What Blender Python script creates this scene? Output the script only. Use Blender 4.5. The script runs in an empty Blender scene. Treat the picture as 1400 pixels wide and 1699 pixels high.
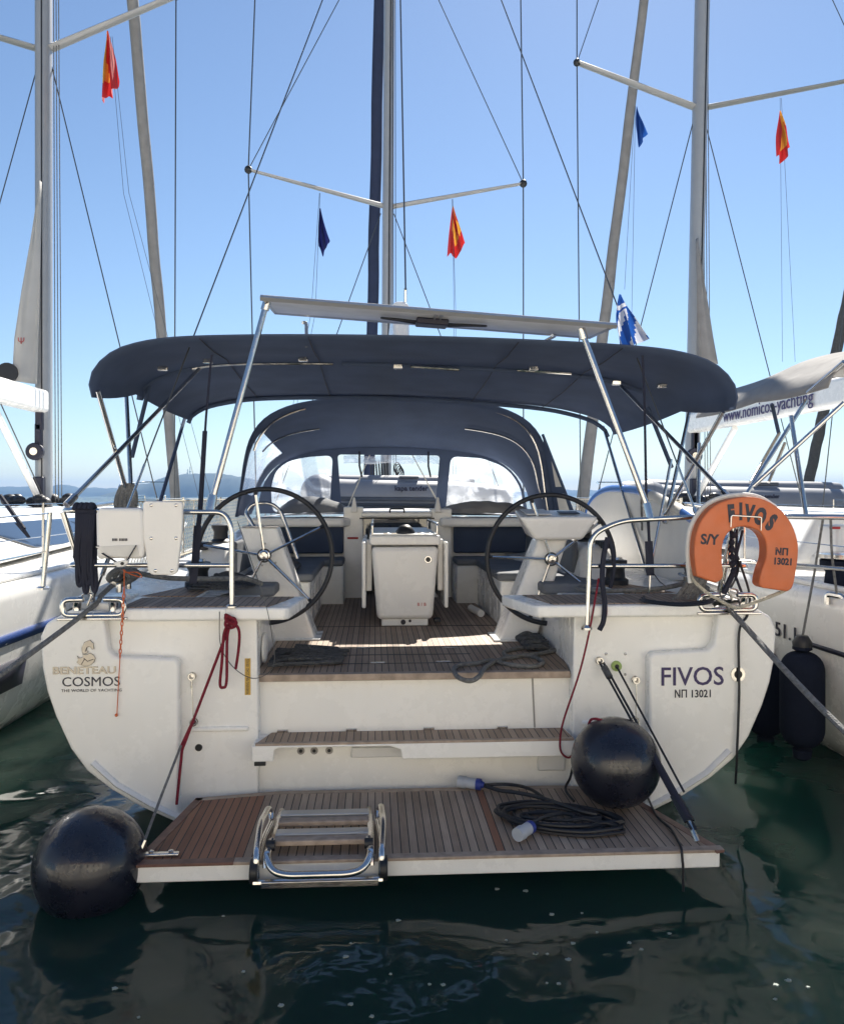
import bpy, bmesh, math, random
from mathutils import Vector, Matrix, noise
random.seed(7)
R = math.radians
sc = bpy.context.scene
# ---------------------------------------------------------------- camera
F, TH, CX, CY, CZ = 1350.0, 0.058, -0.27, -4.14, 2.05
cam = bpy.data.cameras.new('camera'); camo = bpy.data.objects.new('camera', cam); sc.collection.objects.link(camo)
camo.location = (CX, CY, CZ); camo.rotation_euler = (R(90), 0, -TH)
cam.sensor_fit = 'HORIZONTAL'; cam.sensor_width = 36; cam.lens = 36*F/1400; cam.shift_y = -27.5/1400
cam.clip_start = 0.05; cam.clip_end = 30000
sc.camera = camo
# ---------------------------------------------------------------- sky and sun
SUN_EL, SUN_AZ = R(43), R(18)          # azimuth clockwise from +Y (ahead, a little right)
w = bpy.data.worlds.new('World'); sc.world = w; w.use_nodes = True
nt = w.node_tree; bg = nt.nodes['Background']
sky = nt.nodes.new('ShaderNodeTexSky'); sky.sky_type = 'NISHITA'; sky.sun_disc = False
sky.sun_elevation = SUN_EL; sky.sun_rotation = SUN_AZ; sky.air_density = 1.0; sky.dust_density = 0.1; sky.ozone_density = 3.2
nt.links.new(sky.outputs[0], bg.inputs[0]); bg.inputs[1].default_value = 0.068
sl = bpy.data.lights.new('sun', 'SUN'); sl.energy = 5.0; sl.angle = R(0.5); sl.color = (1.0, .94, .84)
so = bpy.data.objects.new('sun', sl); sc.collection.objects.link(so)
so.rotation_euler = (R(90)-SUN_EL, 0, math.pi - SUN_AZ)
sc.view_settings.view_transform = 'Standard'; sc.view_settings.look = 'None'; sc.view_settings.exposure = 1.0; sc.view_settings.gamma = 1
sc.cycles.max_bounces = 8; sc.cycles.transparent_max_bounces = 24; sc.cycles.volume_bounces = 0
# ---------------------------------------------------------------- measuring: photo pixel -> point on a real plane
def ray(px, py):
    x = (px-700)/F; z = (822-py)/F
    return (x*math.cos(TH)+math.sin(TH), -x*math.sin(TH)+math.cos(TH), z)
def PS(px, py, s):
    d = ray(px, py); t = (s-CY)/d[1]; return Vector((CX+d[0]*t, s, CZ+d[2]*t))
def PL(px, py, z):
    d = ray(px, py); t = (z-CZ)/d[2]; return Vector((CX+d[0]*t, CY+d[1]*t, z))
def PX(px, py, x):
    d = ray(px, py); t = (x-CX)/d[0]; return Vector((x, CY+d[1]*t, CZ+d[2]*t))
# ---------------------------------------------------------------- materials
def mat(name, col, rough=.5, metal=0, spec=.5, var=.08, vs=6, bump=0, bs=40, coat=0, trans=0, emis=None):
    m = bpy.data.materials.new(name); m.use_nodes = True; n = m.node_tree; b = n.nodes['Principled BSDF']
    b.inputs['Roughness'].default_value = rough; b.inputs['Metallic'].default_value = metal
    b.inputs['Specular IOR Level'].default_value = spec; b.inputs['Coat Weight'].default_value = coat
    tc = n.nodes.new('ShaderNodeTexCoord'); nz = n.nodes.new('ShaderNodeTexNoise'); nz.inputs['Scale'].default_value = vs; nz.inputs['Detail'].default_value = 5
    n.links.new(tc.outputs['Object'], nz.inputs['Vector'])
    rp = n.nodes.new('ShaderNodeMapRange'); rp.inputs[1].default_value = .3; rp.inputs[2].default_value = .7; rp.inputs[3].default_value = 1-var; rp.inputs[4].default_value = 1+var
    n.links.new(nz.outputs['Fac'], rp.inputs[0])
    mx = n.nodes.new('ShaderNodeVectorMath'); mx.operation = 'SCALE'; mx.inputs[0].default_value = col
    n.links.new(rp.outputs[0], mx.inputs['Scale']); n.links.new(mx.outputs[0], b.inputs['Base Color'])
    if bump:
        n2 = n.nodes.new('ShaderNodeTexNoise'); n2.inputs['Scale'].default_value = bs; n2.inputs['Detail'].default_value = 4
        n.links.new(tc.outputs['Object'], n2.inputs['Vector']); bp = n.nodes.new('ShaderNodeBump'); bp.inputs['Strength'].default_value = bump; bp.inputs['Distance'].default_value = .02
        n.links.new(n2.outputs['Fac'], bp.inputs['Height']); n.links.new(bp.outputs[0], b.inputs['Normal'])
    if trans:
        tr = n.nodes.new('ShaderNodeBsdfTranslucent'); n.links.new(mx.outputs[0], tr.inputs[0]); ms = n.nodes.new('ShaderNodeMixShader'); ms.inputs[0].default_value = trans
        out = n.nodes['Material Output']; n.links.new(b.outputs[0], ms.inputs[1]); n.links.new(tr.outputs[0], ms.inputs[2]); n.links.new(ms.outputs[0], out.inputs[0])
    return m
def gelcoat():
    m = mat('gelcoat', (.885, .875, .845), .26, var=.02, vs=2, spec=.5); n = m.node_tree; b = n.nodes['Principled BSDF']
    # faint rusty run-off streaks and grime on the vertical faces
    tc = [x for x in n.nodes if x.type == 'TEX_COORD'][0]; mp = n.nodes.new('ShaderNodeMapping'); mp.inputs['Scale'].default_value = (9, 9, .8)
    nz = n.nodes.new('ShaderNodeTexNoise'); nz.inputs['Scale'].default_value = 1.6; nz.inputs['Detail'].default_value = 6
    n.links.new(tc.outputs['Object'], mp.inputs[0]); n.links.new(mp.outputs[0], nz.inputs['Vector'])
    mr = n.nodes.new('ShaderNodeMapRange'); mr.inputs[1].default_value = .52; mr.inputs[2].default_value = .80; mr.inputs[3].default_value = 0; mr.inputs[4].default_value = .06
    n.links.new(nz.outputs['Fac'], mr.inputs[0])
    mx = n.nodes.new('ShaderNodeMix'); mx.data_type = 'RGBA'; mx.inputs[7].default_value = (.62, .56, .44, 1)
    src = b.inputs['Base Color'].links[0].from_socket
    n.links.new(mr.outputs[0], mx.inputs[0]); n.links.new(src, mx.inputs[6]); n.links.new(mx.outputs[2], b.inputs['Base Color'])
    return m
def teak(name, base, dark, pitch=.045, redzone=None, offs=0.0, caulk=.0055):
    m = bpy.data.materials.new(name); m.use_nodes = True; n = m.node_tree; b = n.nodes['Principled BSDF']; L = n.links.new
    b.inputs['Roughness'].default_value = .62
    tc = n.nodes.new('ShaderNodeTexCoord'); sx = n.nodes.new('ShaderNodeSeparateXYZ'); L(tc.outputs['Object'], sx.inputs[0])
    def mth(op, a, v=None):
        q = n.nodes.new('ShaderNodeMath'); q.operation = op
        L(a, q.inputs[0]) if not isinstance(a, (int, float)) else setattr(q.inputs[0], 'default_value', a)
        if v is not None:
            L(v, q.inputs[1]) if not isinstance(v, (int, float)) else setattr(q.inputs[1], 'default_value', v)
        return q.outputs[0]
    u = mth('ADD', mth('DIVIDE', sx.outputs['X'], pitch), 100.0+offs); fl = mth('FLOOR', u); fr = mth('FRACT', u)
    line = mth('LESS_THAN', fr, caulk/pitch)
    wn = n.nodes.new('ShaderNodeTexWhiteNoise'); wn.noise_dimensions = '1D'; L(fl, wn.inputs['W'])
    mp = n.nodes.new('ShaderNodeMapping'); mp.inputs['Scale'].default_value = (60, 5, 5); L(tc.outputs['Object'], mp.inputs[0])
    gr = n.nodes.new('ShaderNodeTexNoise'); gr.inputs['Scale'].default_value = 1.5; gr.inputs['Detail'].default_value = 6; L(mp.outputs[0], gr.inputs['Vector'])
    bl = n.nodes.new('ShaderNodeTexNoise'); bl.inputs['Scale'].default_value = 3.2; bl.inputs['Detail'].default_value = 4; L(tc.outputs['Object'], bl.inputs['Vector'])
    f = mth('ADD', mth('MULTIPLY', wn.outputs['Value'], .45), mth('ADD', mth('MULTIPLY', gr.outputs['Fac'], .5), mth('MULTIPLY', bl.outputs['Fac'], .45)))
    mr = n.nodes.new('ShaderNodeMapRange'); mr.inputs[1].default_value = .35; mr.inputs[2].default_value = 1.05; L(f, mr.inputs[0])
    mx = n.nodes.new('ShaderNodeMix'); mx.data_type = 'RGBA'; mx.inputs[6].default_value = (*dark, 1); mx.inputs[7].default_value = (*base, 1); L(mr.outputs[0], mx.inputs[0])
    col = mx.outputs[2]
    if redzone:      # fresher, oiled planks: the reddish strip and single replaced planks
        z = mth('LESS_THAN', mth('MULTIPLY', fl, 1.0), 100.0+offs+redzone/pitch)
        pk = mth('GREATER_THAN', wn.outputs['Value'], .95); z2 = mth('MAXIMUM', z, pk)
        m2 = n.nodes.new('ShaderNodeMix'); m2.data_type = 'RGBA'; m2.blend_type = 'MULTIPLY'; m2.inputs[7].default_value = (.62, .36, .28, 1)
        L(z2, m2.inputs[0]); L(col, m2.inputs[6]); col = m2.outputs[2]
    m3 = n.nodes.new('ShaderNodeMix'); m3.data_type = 'RGBA'; m3.inputs[7].default_value = (.012, .012, .014, 1); L(line, m3.inputs[0]); L(col, m3.inputs[6])
    L(m3.outputs[2], b.inputs['Base Color'])
    bp = n.nodes.new('ShaderNodeBump'); bp.inputs['Strength'].default_value = .25; bp.inputs['Distance'].default_value = .004; L(gr.outputs['Fac'], bp.inputs['Height']); L(bp.outputs[0], b.inputs['Normal'])
    return m
def vinyl():
    m = bpy.data.materials.new('clear_vinyl'); m.use_nodes = True; n = m.node_tree; n.nodes.clear(); L = n.links.new
    out = n.nodes.new('ShaderNodeOutputMaterial'); tr = n.nodes.new('ShaderNodeBsdfTransparent'); tr.inputs[0].default_value = (.93, .95, 1, 1)
    df = n.nodes.new('ShaderNodeBsdfTranslucent'); df.inputs[0].default_value = (.8, .84, .9, 1); gl = n.nodes.new('ShaderNodeBsdfGlossy'); gl.inputs['Roughness'].default_value = .08
    tc = n.nodes.new('ShaderNodeTexCoord'); nz = n.nodes.new('ShaderNodeTexNoise'); nz.inputs['Scale'].default_value = 3; nz.inputs['Detail'].default_value = 6; nz.inputs['Distortion'].default_value = 1.5; L(tc.outputs['Object'], nz.inputs['Vector'])
    mr = n.nodes.new('ShaderNodeMapRange'); mr.inputs[1].default_value = .42; mr.inputs[2].default_value = .75; mr.inputs[3].default_value = .10; mr.inputs[4].default_value = .5; L(nz.outputs['Fac'], mr.inputs[0])
    a = n.nodes.new('ShaderNodeMixShader'); L(mr.outputs[0], a.inputs[0]); L(tr.outputs[0], a.inputs[1]); L(df.outputs[0], a.inputs[2])
    c = n.nodes.new('ShaderNodeMixShader'); c.inputs[0].default_value = .06; L(a.outputs[0], c.inputs[1]); L(gl.outputs[0], c.inputs[2]); L(c.outputs[0], out.inputs[0])
    bp = n.nodes.new('ShaderNodeBump'); bp.inputs['Strength'].default_value = .4; bp.inputs['Distance'].default_value = .05; L(nz.outputs['Fac'], bp.inputs['Height']); L(bp.outputs[0], gl.inputs['Normal'])
    return m
def water_mat():
    m = bpy.data.materials.new('harbour_water'); m.use_nodes = True; n = m.node_tree; n.nodes.clear(); L = n.links.new
    out = n.nodes.new('ShaderNodeOutputMaterial'); tc = n.nodes.new('ShaderNodeTexCoord')
    n1 = n.nodes.new('ShaderNodeTexNoise'); n1.inputs['Scale'].default_value = .9; n1.inputs['Detail'].default_value = 1.0; n1.inputs['Distortion'].default_value = .5; L(tc.outputs['Object'], n1.inputs['Vector'])
    n2 = n.nodes.new('ShaderNodeTexNoise'); n2.inputs['Scale'].default_value = 4.5; n2.inputs['Detail'].default_value = 2; n2.inputs['Distortion'].default_value = .4; L(tc.outputs['Object'], n2.inputs['Vector'])
    ad = n.nodes.new('ShaderNodeMath'); ad.operation = 'MULTIPLY_ADD'; L(n2.outputs['Fac'], ad.inputs[0]); ad.inputs[1].default_value = .05; L(n1.outputs['Fac'], ad.inputs[2])
    bp = n.nodes.new('ShaderNodeBump'); bp.inputs['Strength'].default_value = 1; bp.inputs['Distance'].default_value = .11; L(ad.outputs[0], bp.inputs['Height'])
    gl = n.nodes.new('ShaderNodeBsdfGlossy'); gl.inputs['Roughness'].default_value = .05; L(bp.outputs[0], gl.inputs['Normal'])
    tr = n.nodes.new('ShaderNodeBsdfTransparent'); tr.inputs[0].default_value = (.12, .28, .24, 1)
    df = n.nodes.new('ShaderNodeSubsurfaceScattering'); df.falloff = 'BURLEY'; df.inputs['Color'].default_value = (.021, .052, .040, 1); df.inputs['Scale'].default_value = 1.0; df.inputs['Radius'].default_value = (.5, 1.6, 1.4)
    mu = n.nodes.new('ShaderNodeMixShader'); mu.inputs[0].default_value = .68; L(tr.outputs[0], mu.inputs[1]); L(df.outputs[0], mu.inputs[2])
    fr = n.nodes.new('ShaderNodeFresnel'); fr.inputs['IOR'].default_value = 1.34; L(bp.outputs[0], fr.inputs['Normal'])
    mx = n.nodes.new('ShaderNodeMixShader'); L(fr.outputs[0], mx.inputs[0]); L(mu.outputs[0], mx.inputs[1]); L(gl.outputs[0], mx.inputs[2]); L(mx.outputs[0], out.inputs[0])
    return m
M = dict(
 gel=gelcoat(), gelgrey=mat('grey_gelcoat', (.70, .70, .70), .35, var=.03), white=mat('white_plastic', (.82, .80, .77), .4, var=.03, bump=.05),  # gelgrey is a plain, darker neutral grey gelcoat
 navy=mat('navy_canvas', (.085, .115, .19), .85, spec=.2, var=.10, vs=3, bump=.35, bs=5, trans=.28), cush=mat('grey_blue_cushion', (.17, .18, .195), .8, spec=.25, var=.1, bump=.3, bs=14),
 teak=teak('weathered_teak', (.46, .34, .25), (.23, .155, .105)), teakp=teak('platform_teak', (.50, .39, .30), (.23, .16, .115), redzone=-.98),
 teakm=mat('teak_margin', (.36, .28, .22), .6, var=.25, vs=18, bump=.2), teakr=mat('oiled_teak_margin', (.16, .08, .06), .5, var=.3, vs=14), teaks=teak('side_deck_teak', (.42, .27, .16), (.28, .17, .10)),
 ss=mat('stainless_steel', (.68, .66, .63), .13, metal=1, var=.06), al=mat('anodised_aluminium', (.50, .51, .52), .38, metal=.7, var=.05, vs=3), alp=mat('mast_paint', (.36, .365, .375), .35, metal=.25, var=.04),
 black=mat('black_rubber', (.012, .013, .016), .45, var=.2), ball=mat('navy_black_vinyl_fender', (.010, .011, .020), .24, var=.25, vs=4, bump=.02, bs=6, coat=.35),
 fcov=mat('navy_fender_cover', (.014, .018, .032), .9, spec=.1, var=.12, bump=.3, bs=60), wheel=mat('wheel_leather', (.014, .016, .022), .5, var=.15, bump=.1, bs=120),
 orange=mat('faded_orange_vinyl', (.60, .155, .055), .55, var=.08, vs=7, bump=.15, bs=8), piping=mat('off_white_piping', (.72, .70, .66), .6),
 grope=mat('grey_rope', (.20, .20, .195), .9, var=.3, vs=40, bump=1, bs=90), drope=mat('dark_rope', (.085, .088, .092), .9, var=.3, vs=40, bump=1, bs=90), wrope=mat('cream_rope', (.55, .51, .42), .9, var=.2, vs=40, bump=1, bs=90),
 red=mat('dark_red_rope', (.24, .012, .03), .8, var=.25, vs=60, bump=1, bs=120), redl=mat('red_marking', (.45, .03, .03), .6), chain=mat('orange_chain', (.62, .13, .03), .5),
 wire=mat('rigging_wire', (.10, .105, .11), .35, metal=.6), cable=mat('black_cable', (.012, .013, .018), .5), ink=mat('dark_lettering', (.018, .018, .035), .5), inkb=mat('indigo_lettering', (.05, .035, .12), .5),
 blue=mat('royal_blue', (.012, .05, .22), .4), lblue=mat('board_blue', (.03, .16, .55), .35), plugblue=mat('plug_blue', (.02, .04, .25), .5), plug=mat('grey_plug', (.42, .45, .50), .5),
 glass=mat('dark_window', (.02, .03, .05), .05, var=.05, spec=.9, coat=.6), vinyl=vinyl(), panel=mat('solar_backsheet', (.75, .75, .76), .45, var=.08), beige=mat('beige_canvas', (.36, .345, .33), .85, spec=.15, var=.1, bump=.4, bs=6, trans=.15),
 sail=mat('sail_cloth', (.60, .59, .57), .8, spec=.1, var=.06, vs=3, bump=.3, bs=4, trans=.3), sailg=mat('furled_sail_grey', (.26, .25, .245), .85, var=.12, vs=5, bump=.4, bs=12), sailn=mat('navy_sail_cover', (.018, .028, .07), .85, var=.1),
 pvc=mat('dinghy_grey_pvc', (.20, .215, .25), .5, var=.08, vs=3, bump=.1, bs=5), pvcd=mat('dinghy_strake', (.07, .08, .10), .6), fy=mat('flag_yellow', (.75, .42, .06), .8, trans=.35), fr=mat('flag_red', (.55, .03, .03), .8, trans=.35), fb=mat('flag_navy', (.015, .02, .12), .8, trans=.3), fw=mat('flag_white', (.7, .72, .76), .8, trans=.35), fbl=mat('flag_blue', (.02, .10, .40), .8, trans=.35),
 net=mat('cream_netting', (.55, .50, .40), .9), yel=mat('yellow_sticker', (.62, .40, .08), .5), strap=mat('navy_webbing', (.012, .014, .030), .8), silver=mat('chrome_badge', (.40, .37, .33), .28, metal=.9), green=mat('green_fitting', (.30, .42, .12), .4),
 hill=mat('wooded_hillside', (.05, .07, .05), .95, var=.25, vs=.02), bed=mat('murky_seabed', (.016, .034, .026), .95, var=.5, vs=.5), conc=mat('quay_concrete', (.70, .655, .57), .9, var=.15, vs=2, bump=.4, bs=20), foam=mat('foam_flecks', (.26, .30, .27), .7))
def rough_var(m, lo, hi, sc_):
    n = m.node_tree; b = n.nodes['Principled BSDF']; tc = [x for x in n.nodes if x.type == 'TEX_COORD'][0]
    z = n.nodes.new('ShaderNodeTexNoise'); z.inputs['Scale'].default_value = sc_; z.inputs['Detail'].default_value = 8; z.inputs['Roughness'].default_value = .7; n.links.new(tc.outputs['Object'], z.inputs['Vector'])
    r = n.nodes.new('ShaderNodeMapRange'); r.inputs[1].default_value = .38; r.inputs[2].default_value = .68; r.inputs[3].default_value = lo; r.inputs[4].default_value = hi; n.links.new(z.outputs['Fac'], r.inputs[0]); n.links.new(r.outputs[0], b.inputs['Roughness'])
rough_var(M['ball'], .16, .55, 9); rough_var(M['gel'], .16, .42, 3); rough_var(M['ss'], .08, .28, 14); rough_var(M['orange'], .4, .75, 12)
# ---------------------------------------------------------------- mesh builder
def smooth_path(pts, n=8, closed=False):
    P = [Vector(p) for p in pts]
    if len(P) < 3: return P
    out = []; N = len(P); rng = range(N if closed else N-1)
    for i in rng:
        p0 = P[(i-1) % N] if closed or i > 0 else P[0]*2-P[1]; p1 = P[i]; p2 = P[(i+1) % N]; p3 = P[(i+2) % N] if closed or i < N-2 else P[-1]*2-P[-2]
        for k in range(n):
            t = k/n; out.append(.5*((2*p1)+(p2-p0)*t+(2*p0-5*p1+4*p2-p3)*t*t+(3*p1-p0-3*p2+p3)*t**3))
    if not closed: out.append(P[-1])
    return out
def fillet(pts, r, n=5):
    P = [Vector(p) for p in pts]; out = [P[0]]
    for i in range(1, len(P)-1):
        a, b, c = P[i-1], P[i], P[i+1]; d = min(r, (a-b).length*.49, (c-b).length*.49); s = b+(a-b).normalized()*d; e = b+(c-b).normalized()*d
        for k in range(n+1):
            t = k/n; out.append(s*(1-t)**2+b*2*t*(1-t)+e*t*t)
    out.append(P[-1]); return out
class MB:
    def __init__(s): s.v = []; s.f = []; s.mi = []; s.m = 0
    def add(s, vs, fs):
        o = len(s.v); s.v += [tuple(x) for x in vs]; s.f += [tuple(i+o for i in f) for f in fs]; s.mi += [s.m]*len(fs); return s
    def box(s, a, b):
        x0, x1 = sorted((a[0], b[0])); y0, y1 = sorted((a[1], b[1])); z0, z1 = sorted((a[2], b[2]))
        return s.add([(x0,y0,z0),(x1,y0,z0),(x1,y1,z0),(x0,y1,z0),(x0,y0,z1),(x1,y0,z1),(x1,y1,z1),(x0,y1,z1)], [(0,3,2,1),(4,5,6,7),(0,1,5,4),(1,2,6,5),(2,3,7,6),(3,0,4,7)])
    def hexa(s, p):      # 8 corners: bottom 4, top 4
        return s.add(p, [(0,3,2,1),(4,5,6,7),(0,1,5,4),(1,2,6,5),(2,3,7,6),(3,0,4,7)])
    def tube(s, pts, r, n=8, closed=False, r2=None, cap=True, flat=1.0):
        P = [Vector(p) for p in pts]; P = [p for i, p in enumerate(P) if i == 0 or (p-P[i-1]).length > 1e-6]; N = len(P)
        if N < 2: return s
        T = [((P[(i+1) % N] if closed or i < N-1 else P[i])-(P[i-1] if closed or i > 0 else P[i])).normalized() for i in range(N)]
        up = Vector((0,0,1)) if abs(T[0].z) < .9 else Vector((0,1,0)); nn = T[0].cross(up).normalized(); vs = []
        for i in range(N):
            nn = (nn-T[i]*nn.dot(T[i])).normalized(); bb = T[i].cross(nn); rr = r if r2 is None else r+(r2-r)*i/(N-1)
            vs += [P[i]+(nn*math.cos(2*math.pi*k/n)+bb*math.sin(2*math.pi*k/n)*flat)*rr for k in range(n)]
        fs = [(i*n+k, i*n+(k+1) % n, ((i+1) % N)*n+(k+1) % n, ((i+1) % N)*n+k) for i in range(N if closed else N-1) for k in range(n)]
        if cap and not closed: fs += [tuple(range(n-1, -1, -1)), tuple((N-1)*n+k for k in range(n))]
        return s.add(vs, fs)
    def prism(s, poly, y0, y1, ax='y'):   # polygon in (x,z) extruded along y (or 'z': (x,y) along z, 'x': (y,z) along x)
        f = {'y': lambda a, b, c: (a, c, b), 'z': lambda a, b, c: (a, b, c), 'x': lambda a, b, c: (c, a, b)}[ax]; n = len(poly)
        return s.add([f(a, b, y0) for a, b in poly]+[f(a, b, y1) for a, b in poly], [tuple(range(n)), tuple(range(2*n-1, n-1, -1))]+[(i, i+n, (i+1) % n+n, (i+1) % n) for i in range(n)])
    def grid(s, fn, nu, nv):
        vs = [fn(i/nu, j/nv) for j in range(nv+1) for i in range(nu+1)]
        return s.add(vs, [(j*(nu+1)+i, j*(nu+1)+i+1, (j+1)*(nu+1)+i+1, (j+1)*(nu+1)+i) for j in range(nv) for i in range(nu)])
    def sph(s, c, r, n=24, m=14, sx=1, sy=1, sz=1):
        c = Vector(c); vs = [c+Vector((0,0,r*sz))]
        for j in range(1, m):
            a = math.pi*j/m
            vs += [c+Vector((r*sx*math.sin(a)*math.cos(2*math.pi*i/n), r*sy*math.sin(a)*math.sin(2*math.pi*i/n), r*sz*math.cos(a))) for i in range(n)]
        vs.append(c-Vector((0,0,r*sz))); L = len(vs)-1
        fs = [(0, 1+i, 1+(i+1) % n) for i in range(n)]+[(1+j*n+i, 1+(j+1)*n+i, 1+(j+1)*n+(i+1) % n, 1+j*n+(i+1) % n) for j in range(m-2) for i in range(n)]+[(L, 1+(m-2)*n+(i+1) % n, 1+(m-2)*n+i) for i in range(n)]
        return s.add(vs, fs)
    def lathe(s, c, prof, axis='z', n=20):
        c = Vector(c); vs = []
        for r, h in prof:
            for i in range(n):
                a = 2*math.pi*i/n; x, y = r*math.cos(a), r*math.sin(a)
                vs.append(c+(Vector((x, y, h)) if axis == 'z' else Vector((x, h, y)) if axis == 'y' else Vector((h, x, y))))
        fs = [(j*n+i, j*n+(i+1) % n, (j+1)*n+(i+1) % n, (j+1)*n+i) for j in range(len(prof)-1) for i in range(n)]
        fs += [tuple(range(n-1, -1, -1)), tuple((len(prof)-1)*n+i for i in range(n))]
        return s.add(vs, fs)
    def text(s, body, size, o, ex=(1,0,0), ey=(0,0,1), depth=.002, bold=0, sx=1, align='CENTER', space=1):
        cu = bpy.data.curves.new('t', 'FONT'); cu.body = body; cu.size = size; cu.align_x = align; cu.align_y = 'CENTER'; cu.extrude = depth; cu.offset = bold; cu.space_character = space; cu.resolution_u = 3
        ob = bpy.data.objects.new('t', cu); sc.collection.objects.link(ob); dg = bpy.context.evaluated_depsgraph_get(); dg.update()
        me = bpy.data.meshes.new_from_object(ob.evaluated_get(dg)); ex, ey, o = Vector(ex), Vector(ey), Vector(o); ez = ex.cross(ey)
        s.add([o+ex*v.co.x*sx+ey*v.co.y+ez*v.co.z for v in me.vertices], [tuple(p.vertices) for p in me.polygons])
        bpy.data.objects.remove(ob); bpy.data.curves.remove(cu); bpy.data.meshes.remove(me); return s
    def build(s, name, m, parent=None, bevel=0, seg=2, ang=38, sub=0, solid=0, loc=None, parent_root=None, merge=False, flat=False):
        root = parent
        while root is not None and root.parent is not None: root = root.parent
        off = Vector(root.location) if root else Vector(loc or (0,0,0))
        me = bpy.data.meshes.new(name); me.from_pydata([tuple(Vector(v)-off) for v in s.v], [], s.f)
        ms = m if isinstance(m, (list, tuple)) else [m]
        for q in ms: me.materials.append(M[q] if isinstance(q, str) else q)
        if len(ms) > 1: me.polygons.foreach_set('material_index', s.mi)
        bm = bmesh.new(); bm.from_mesh(me)
        if merge: bmesh.ops.remove_doubles(bm, verts=bm.verts, dist=1e-5)
        bmesh.ops.recalc_face_normals(bm, faces=bm.faces); bm.to_mesh(me); bm.free()
        if not flat:
            me.shade_smooth(); me.set_sharp_from_angle(angle=R(ang))
        ob = bpy.data.objects.new(name, me); sc.collection.objects.link(ob)
        if root: ob.parent = parent
        else: ob.location = off
        if solid: q = ob.modifiers.new('solid', 'SOLIDIFY'); q.thickness = solid; q.offset = 0
        if sub: q = ob.modifiers.new('sub', 'SUBSURF'); q.levels = q.render_levels = sub
        if bevel: q = ob.modifiers.new('bevel', 'BEVEL'); q.width = bevel; q.segments = seg; q.limit_method = 'ANGLE'; q.angle_limit = R(32); q.harden_normals = False
        return ob
def tag(o, label, cat, group=None, kind=None):
    o['label'] = label; o['category'] = cat
    if group: o['group'] = group
    if kind: o['kind'] = kind
    return o
def thing(name, label, cat, loc=(0,0,0), group=None):
    o = bpy.data.objects.new(name, None); sc.collection.objects.link(o); o.location = loc; o.empty_display_size = .2
    return tag(o, label, cat, group)
def struct(o): o['kind'] = 'structure'; return o
def bx(name, m, par, a, b, bevel=.006, **k): return MB().box(a, b).build(name, m, par, bevel=bevel, **k)
def tb(name, m, par, pts, r, n=10, **k): return MB().tube(pts, r, n, **k).build(name, m, par)
# ---------------------------------------------------------------- setting: water, seabed, quay, hills
def sheet(name, m, x0, x1, y0, y1, z, xs=None, ys=None): return struct(MB().add([(x0,y0,z),(x1,y0,z),(x1,y1,z),(x0,y1,z)], [(0,1,2,3)]).build(name, m, flat=True))
water = sheet('water', water_mat(), -3250, 3250, -60, 3450, 0)
sheet('seabed', 'bed', -3250, 3250, -60, 3450, -1.6)
struct(MB().box((-40, -30, -1.5), (40, -2.25, .50)).build('quay', 'conc', bevel=.03))
def ridge(name, prof, y0, depth, seed, mt='hill'):
    xs = [p[0] for p in prof]; n = 240
    def h(x):
        for (a, ha), (b, hb) in zip(prof, prof[1:]):
            if a <= x <= b:
                t = (x-a)/(b-a); t = t*t*(3-2*t); return ha+(hb-ha)*t
        return 0
    def fn(u, v):
        x = xs[0]+(xs[-1]-xs[0])*u; k = math.sin(math.pi*min(1, v*1.0))**.7 if v < 1 else 0
        z = h(x)*k
        z += (noise.noise((x*.02, v*6, seed))*4+noise.noise((x*.09, v*20, seed))*2.6)*k*(1 if h(x) > 1 else 0)
        return (x, y0+depth*v, max(z, -1) if v not in (0, 1) else -1.0)
    return struct(MB().grid(fn, n, 14).build(name, mt, ang=180))
# pixel x at distance D -> lateral x = -.27 + D*(px-622)/1350
D = 1750.
lat = lambda px: -.27+D*(px-622)/1350.; hh = lambda py: 2.05+D*(822-py)/1350.
ridge('hill', [(lat(195), 0), (lat(225), 15), (lat(250), 26), (lat(300), 46), (lat(345), 48), (lat(400), 43), (lat(440), 33), (lat(500), 10), (lat(530), 0)], D-150, 300, 3)
D = 2300.
ridge('headland', [(lat(-500), 10), (lat(-100), 24), (lat(0), 25), (lat(60), 25), (lat(90), 28), (lat(112), 30), (lat(140), 23), (lat(200), 21), (lat(260), 19), (lat(420), 17), (lat(600), 10), (lat(700), 0)], D-100, 260, 9)
D = 3000.
ridge('far_shore', [(lat(760), 0), (lat(820), 10), (lat(900), 16), (lat(960), 22), (lat(1050), 20), (lat(1200), 26), (lat(1500), 20), (lat(1900), 5)], D-100, 300, 15)
D = 1750.
am = thing('radio_mast', 'leftmost thin radio mast standing on the crest of the blue hill', 'mast', (lat(301), D, hh(795)), 'radio masts on the hilltop')
tb('lattice', 'wire', am, [(lat(301), D, hh(796)), (lat(301), D, hh(779))], .7, 4); bx('antenna', 'wire', am, (lat(301)-2, D-1, hh(786)), (lat(301)+2, D+1, hh(785)), 0)
for px, py, t in ((316, 779, 'middle thin radio mast on the hill crest, left one of the close pair'), (320, 774, 'tallest thin radio mast on the hill crest, right one of the close pair')):
    c = am.copy(); sc.collection.objects.link(c); c.location = (lat(px), D, hh(795)); c['label'] = t
    for ch in am.children:
        k = ch.copy(); sc.collection.objects.link(k); k.parent = c
        if py == 774: k.scale = (1, 1, 1.25)
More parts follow.
